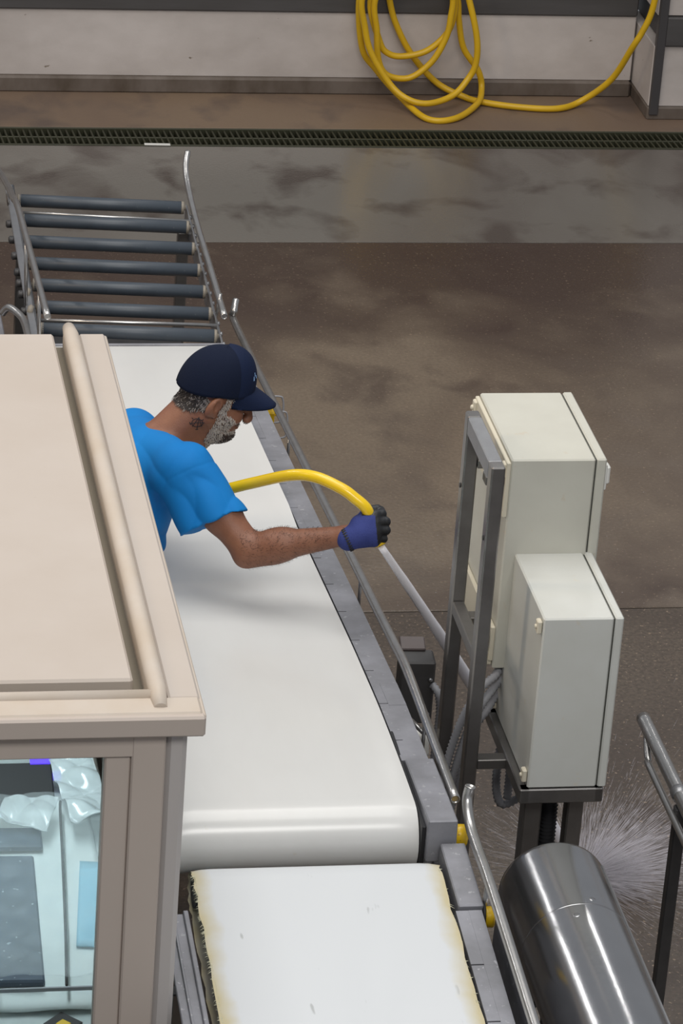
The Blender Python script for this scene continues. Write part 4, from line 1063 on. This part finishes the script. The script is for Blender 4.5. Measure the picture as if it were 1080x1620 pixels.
# neck tattoo: circle crossed by strokes, laid onto the neck
bvh = BVHTree.FromPolygons([tuple(p) for p in BP], [tuple(int(k) for k in q) for q in BQ])
def onto(u, v):            # picture-plane offsets in metres around the tattoo centre, dropped onto the skin along the view of someone beside him
    o = Vector((1.397, 9.23, 1.646)) + Vector((1, 0, 0)) * u + Vector((0, -.30, .95)).normalized() * v + Vector((0, -.25, 0))
    h = bvh.ray_cast(o, Vector((0, 1, -.05)).normalized())
    return (h[0] + h[1] * (.0004 if h[1].y < 0 else -.0004)) if h[0] else None
ink = MB()
def stroke(pp_, r=.0011):
    q = [onto(*p) for p in pp_]; q = [p for p in q if p is not None]
    if len(q) > 1: ink.tube(q, r, 6)
stroke([(.0155 * math.cos(a), .0135 * math.sin(a)) for a in [2 * PI * k / 26 for k in range(27)]], .0012)
def seg(a, b, n=10): return [(a[0] + (b[0] - a[0]) * k / n, a[1] + (b[1] - a[1]) * k / n) for k in range(n + 1)]
stroke(seg((-.022, -.002), (.020, .003))); stroke(seg((.004, .019), (.000, -.025))); stroke(seg((.004, .019), (-.013, -.012))); stroke(seg((.004, .017), (.013, -.012)))
stroke(seg((-.022, .003), (-.018, -.006), 4)); stroke(seg((-.004, -.023), (.004, -.023), 4)); stroke(seg((-.012, .012), (-.016, .016), 3)); stroke(seg((.012, .010), (.017, .014), 3))
if ink.v: build('tattoo', ink, m_ink, pw)

# glove
def G(r, d, a): return Vector((1.826, 8.838, 1.503)) + RX * r - UP * d + FW * a   # right, down, away (metres) from the back of the hand
gv = Field((1.70, 8.74, 1.40), (1.92, 8.97, 1.63), .002)
gv.cone(G(-.058, .030, .0), G(-.030, .018, .0), .033, .036, .01)                # cuff and wrist
gv.ell(G(-.008, .006, .002), (.042, .040, .026), (RX * .94 + UP * .34, UP * .94 - RX * .34, FW), .012, 'add', 2.4)
gv.cone(G(-.028, -.012, .004), G(.014, -.030, .008), .024, .019, .012)
gv.cone(G(-.030, .026, .004), G(.012, .034, .008), .024, .019, .012)
nf = len(gv.F)
FB = [(G(.012, -.036, .004), .0135), (G(.020, -.016, .000), .0140), (G(.022, .006, .000), .0138), (G(.020, .028, .006), .0120)]
for i, (b0_, r) in enumerate(FB):
    L = (.036, .040, .037, .030)[i]; sp = (-.010, -.004, .002, .006)[i]
    k1 = b0_ + (RX * .97 + UP * (.10 - .06 * i)) * (L * .62) + FW * (L * .30) ; k2 = k1 + FW * (L * .78) - RX * (L * .10) - UP * sp; k3 = k2 - RX * (L * .72) + FW * .004
    gv.cone(b0_, k1, r, r * .98, .004); gv.cone(k1, k2, r * .98, r * .90, .001); gv.cone(k2, k3, r * .90, r * .80, .001)
# thumb across the top
t0, t1, t2 = G(-.022, -.020, .016), G(-.006, -.046, .026), G(.022, -.052, .034)
gv.cone(t0, t1, .019, .0155, .008); gv.cone(t1, t2, .0155, .0125, .003)
for k in range(5):
    pass
def gmi(P):
    D = P - np.array(G(0, 0, 0)); r = D @ np.array(RX); u = -(D @ np.array(UP)); a = D @ np.array(FW)
    blk = (r > .018 - .25 * np.abs(u + .004) * 0 + .10 * (u)) | (a > .020) | ((u < -.034 + .0 * r) & (r > -.022))
    return blk & (r > -.045)
gl_o, _, _ = from_field('glove', gv, [m_glove, m_glovek], pw, mi=gmi, smooth=1)
cfb = MB()
ax0 = (G(-.030, .018, 0) - G(-.062, .032, 0)).normalized(); cc = G(-.061, .0315, 0); u_ = ax0.cross(FW).normalized(); v_ = ax0.cross(u_)
for k in range(26):
    a = 2 * PI * k / 26; p = cc + (u_ * math.cos(a) + v_ * math.sin(a)) * .0325
    cfb.obox(p, (ax0, u_ * math.cos(a) + v_ * math.sin(a), v_ * math.cos(a) - u_ * math.sin(a)), (.0055, .0022, .0018), .0005)
cfb.lathe(cc - ax0 * .003, ax0, [(0, .030), (.0, .0335), (.003, .0335), (.003, .030)], 30)
build('glove_cuff', cfb, m_black, gl_o)

# hose in the hand and its jet
hz_ = spline([G(.030, .048, .024), G(.006, -.008, .020), (1.817, 8.858, 1.551), (1.783, 8.872, 1.579), (1.75, 8.89, 1.598), (1.685, 8.93, 1.614), (1.624, 8.98, 1.597), (1.533, 9.06, 1.536), (1.454, 9.135, 1.476), (1.395, 9.21, 1.425), (1.335, 9.32, 1.365), (1.25, 9.47, 1.29), (1.13, 9.60, 1.17), (1.06, 9.74, 1.00), (1.03, 9.80, .6), (1.02, 9.85, .22), (1.0, 9.95, .03), (.9, 10.2, .018), (.6, 10.6, .018), (.1, 11.1, .018)], 8)
tag(build('water_hose', MB().tube(hz_, .0162, 16, True), m_hose), 'thick bright yellow hose arching from under the arm into the gloved hand', 'hose')
m_water = bpy.data.materials.new('white_water'); m_water.use_nodes = True
wb_ = m_water.node_tree.nodes['Principled BSDF']; wb_.inputs['Base Color'].default_value = (.97, .95, 1.0, 1); wb_.inputs['Roughness'].default_value = .25
wb_.inputs['Alpha'].default_value = .96; wb_.inputs['Coat Weight'].default_value = .4
J0 = G(.031, .050, .024); J1 = Vector((2.690, 9.395, .012))
jet = MB(); n = 60; rj = []; pts = []
rnj = random.Random(4)
for i in range(n + 1):
    t = i / n; p = J0.lerp(J1, t); p = p + Vector((0, 0, .035 * math.sin(PI * t)))
    pts.append(p); rj.append(.0100 + .006 * min(1, t * 3) + .003 * t + rnj.uniform(-.0005, .0005))
jet.tube(pts, rj, 16)
tag(build('water_jet', jet, m_water), 'straight white jet of water running from the gloved hand down to the floor', 'water')
m_spray = bpy.data.materials.new('spray'); m_spray.use_nodes = True
wb_ = m_spray.node_tree.nodes['Principled BSDF']; wb_.inputs['Base Color'].default_value = (.82, .78, .84, 1); wb_.inputs['Roughness'].default_value = .3; wb_.inputs['Alpha'].default_value = .13
sp_ = MB(); rs = np.random.RandomState(5)
def streak(p, d, L, r):
    d = Vector(d).normalized(); a = d.cross(Vector((.3, .2, .9))).normalized(); b = d.cross(a); q = p + d * L * .5; e = p + d * L
    sp_.add([p, q + a * r, q - a * r * .5 + b * r * .87, q - a * r * .5 - b * r * .87, e], [[0, 1, 2], [0, 2, 3], [0, 3, 1], [4, 2, 1], [4, 3, 2], [4, 1, 3]])
for i in range(14000):
    az = rs.uniform(-PI, PI) if rs.rand() < .25 else rs.normal(.15, .75)
    el = abs(rs.normal(0, .30)) + .03
    d = Vector((math.cos(az) * math.cos(el), math.sin(az) * math.cos(el), math.sin(el)))
    rad = abs(rs.normal(0, 1)) ** 1.2 * .17
    p = J1 + d * rad + Vector((0, 0, .004)); 
    if rad > .25: p.z -= (rad - .25) * .35 * rs.rand()
    p.z = max(p.z, .004)
    streak(p, d, rs.uniform(.02, .085) * (1 if rad < .3 else .7), rs.uniform(.0004, .0011))
tag(build('water_spray', sp_, m_spray, recalc=False), 'burst of spray where the water jet strikes the floor behind the steel drum', 'water', kind='stuff')
dp_ = MB()
for i in range(1500):                                                     # loose droplets thrown over the wet floor
    r = abs(rs.normal(0, 1)) * 1.0; a = rs.uniform(-PI, PI); z = rs.uniform(.0, .5) ** 2
    p = Vector((2.75 + r * math.cos(a), 9.5 + r * math.sin(a) * 1.3, .003 + z)); q = rs.uniform(.0009, .0024)
    dp_.add([p + Vector((q, 0, 0)), p - Vector((q, 0, 0)), p + Vector((0, q, 0)), p - Vector((0, q, 0)), p + Vector((0, 0, q)), p - Vector((0, 0, q))],
            [[0, 2, 4], [2, 1, 4], [1, 3, 4], [3, 0, 4], [2, 0, 5], [1, 2, 5], [3, 1, 5], [0, 3, 5]])
tag(build('water_droplets', dp_, m_spray, recalc=False), 'scattered droplets flying over the wet floor around the spray', 'water', kind='stuff')
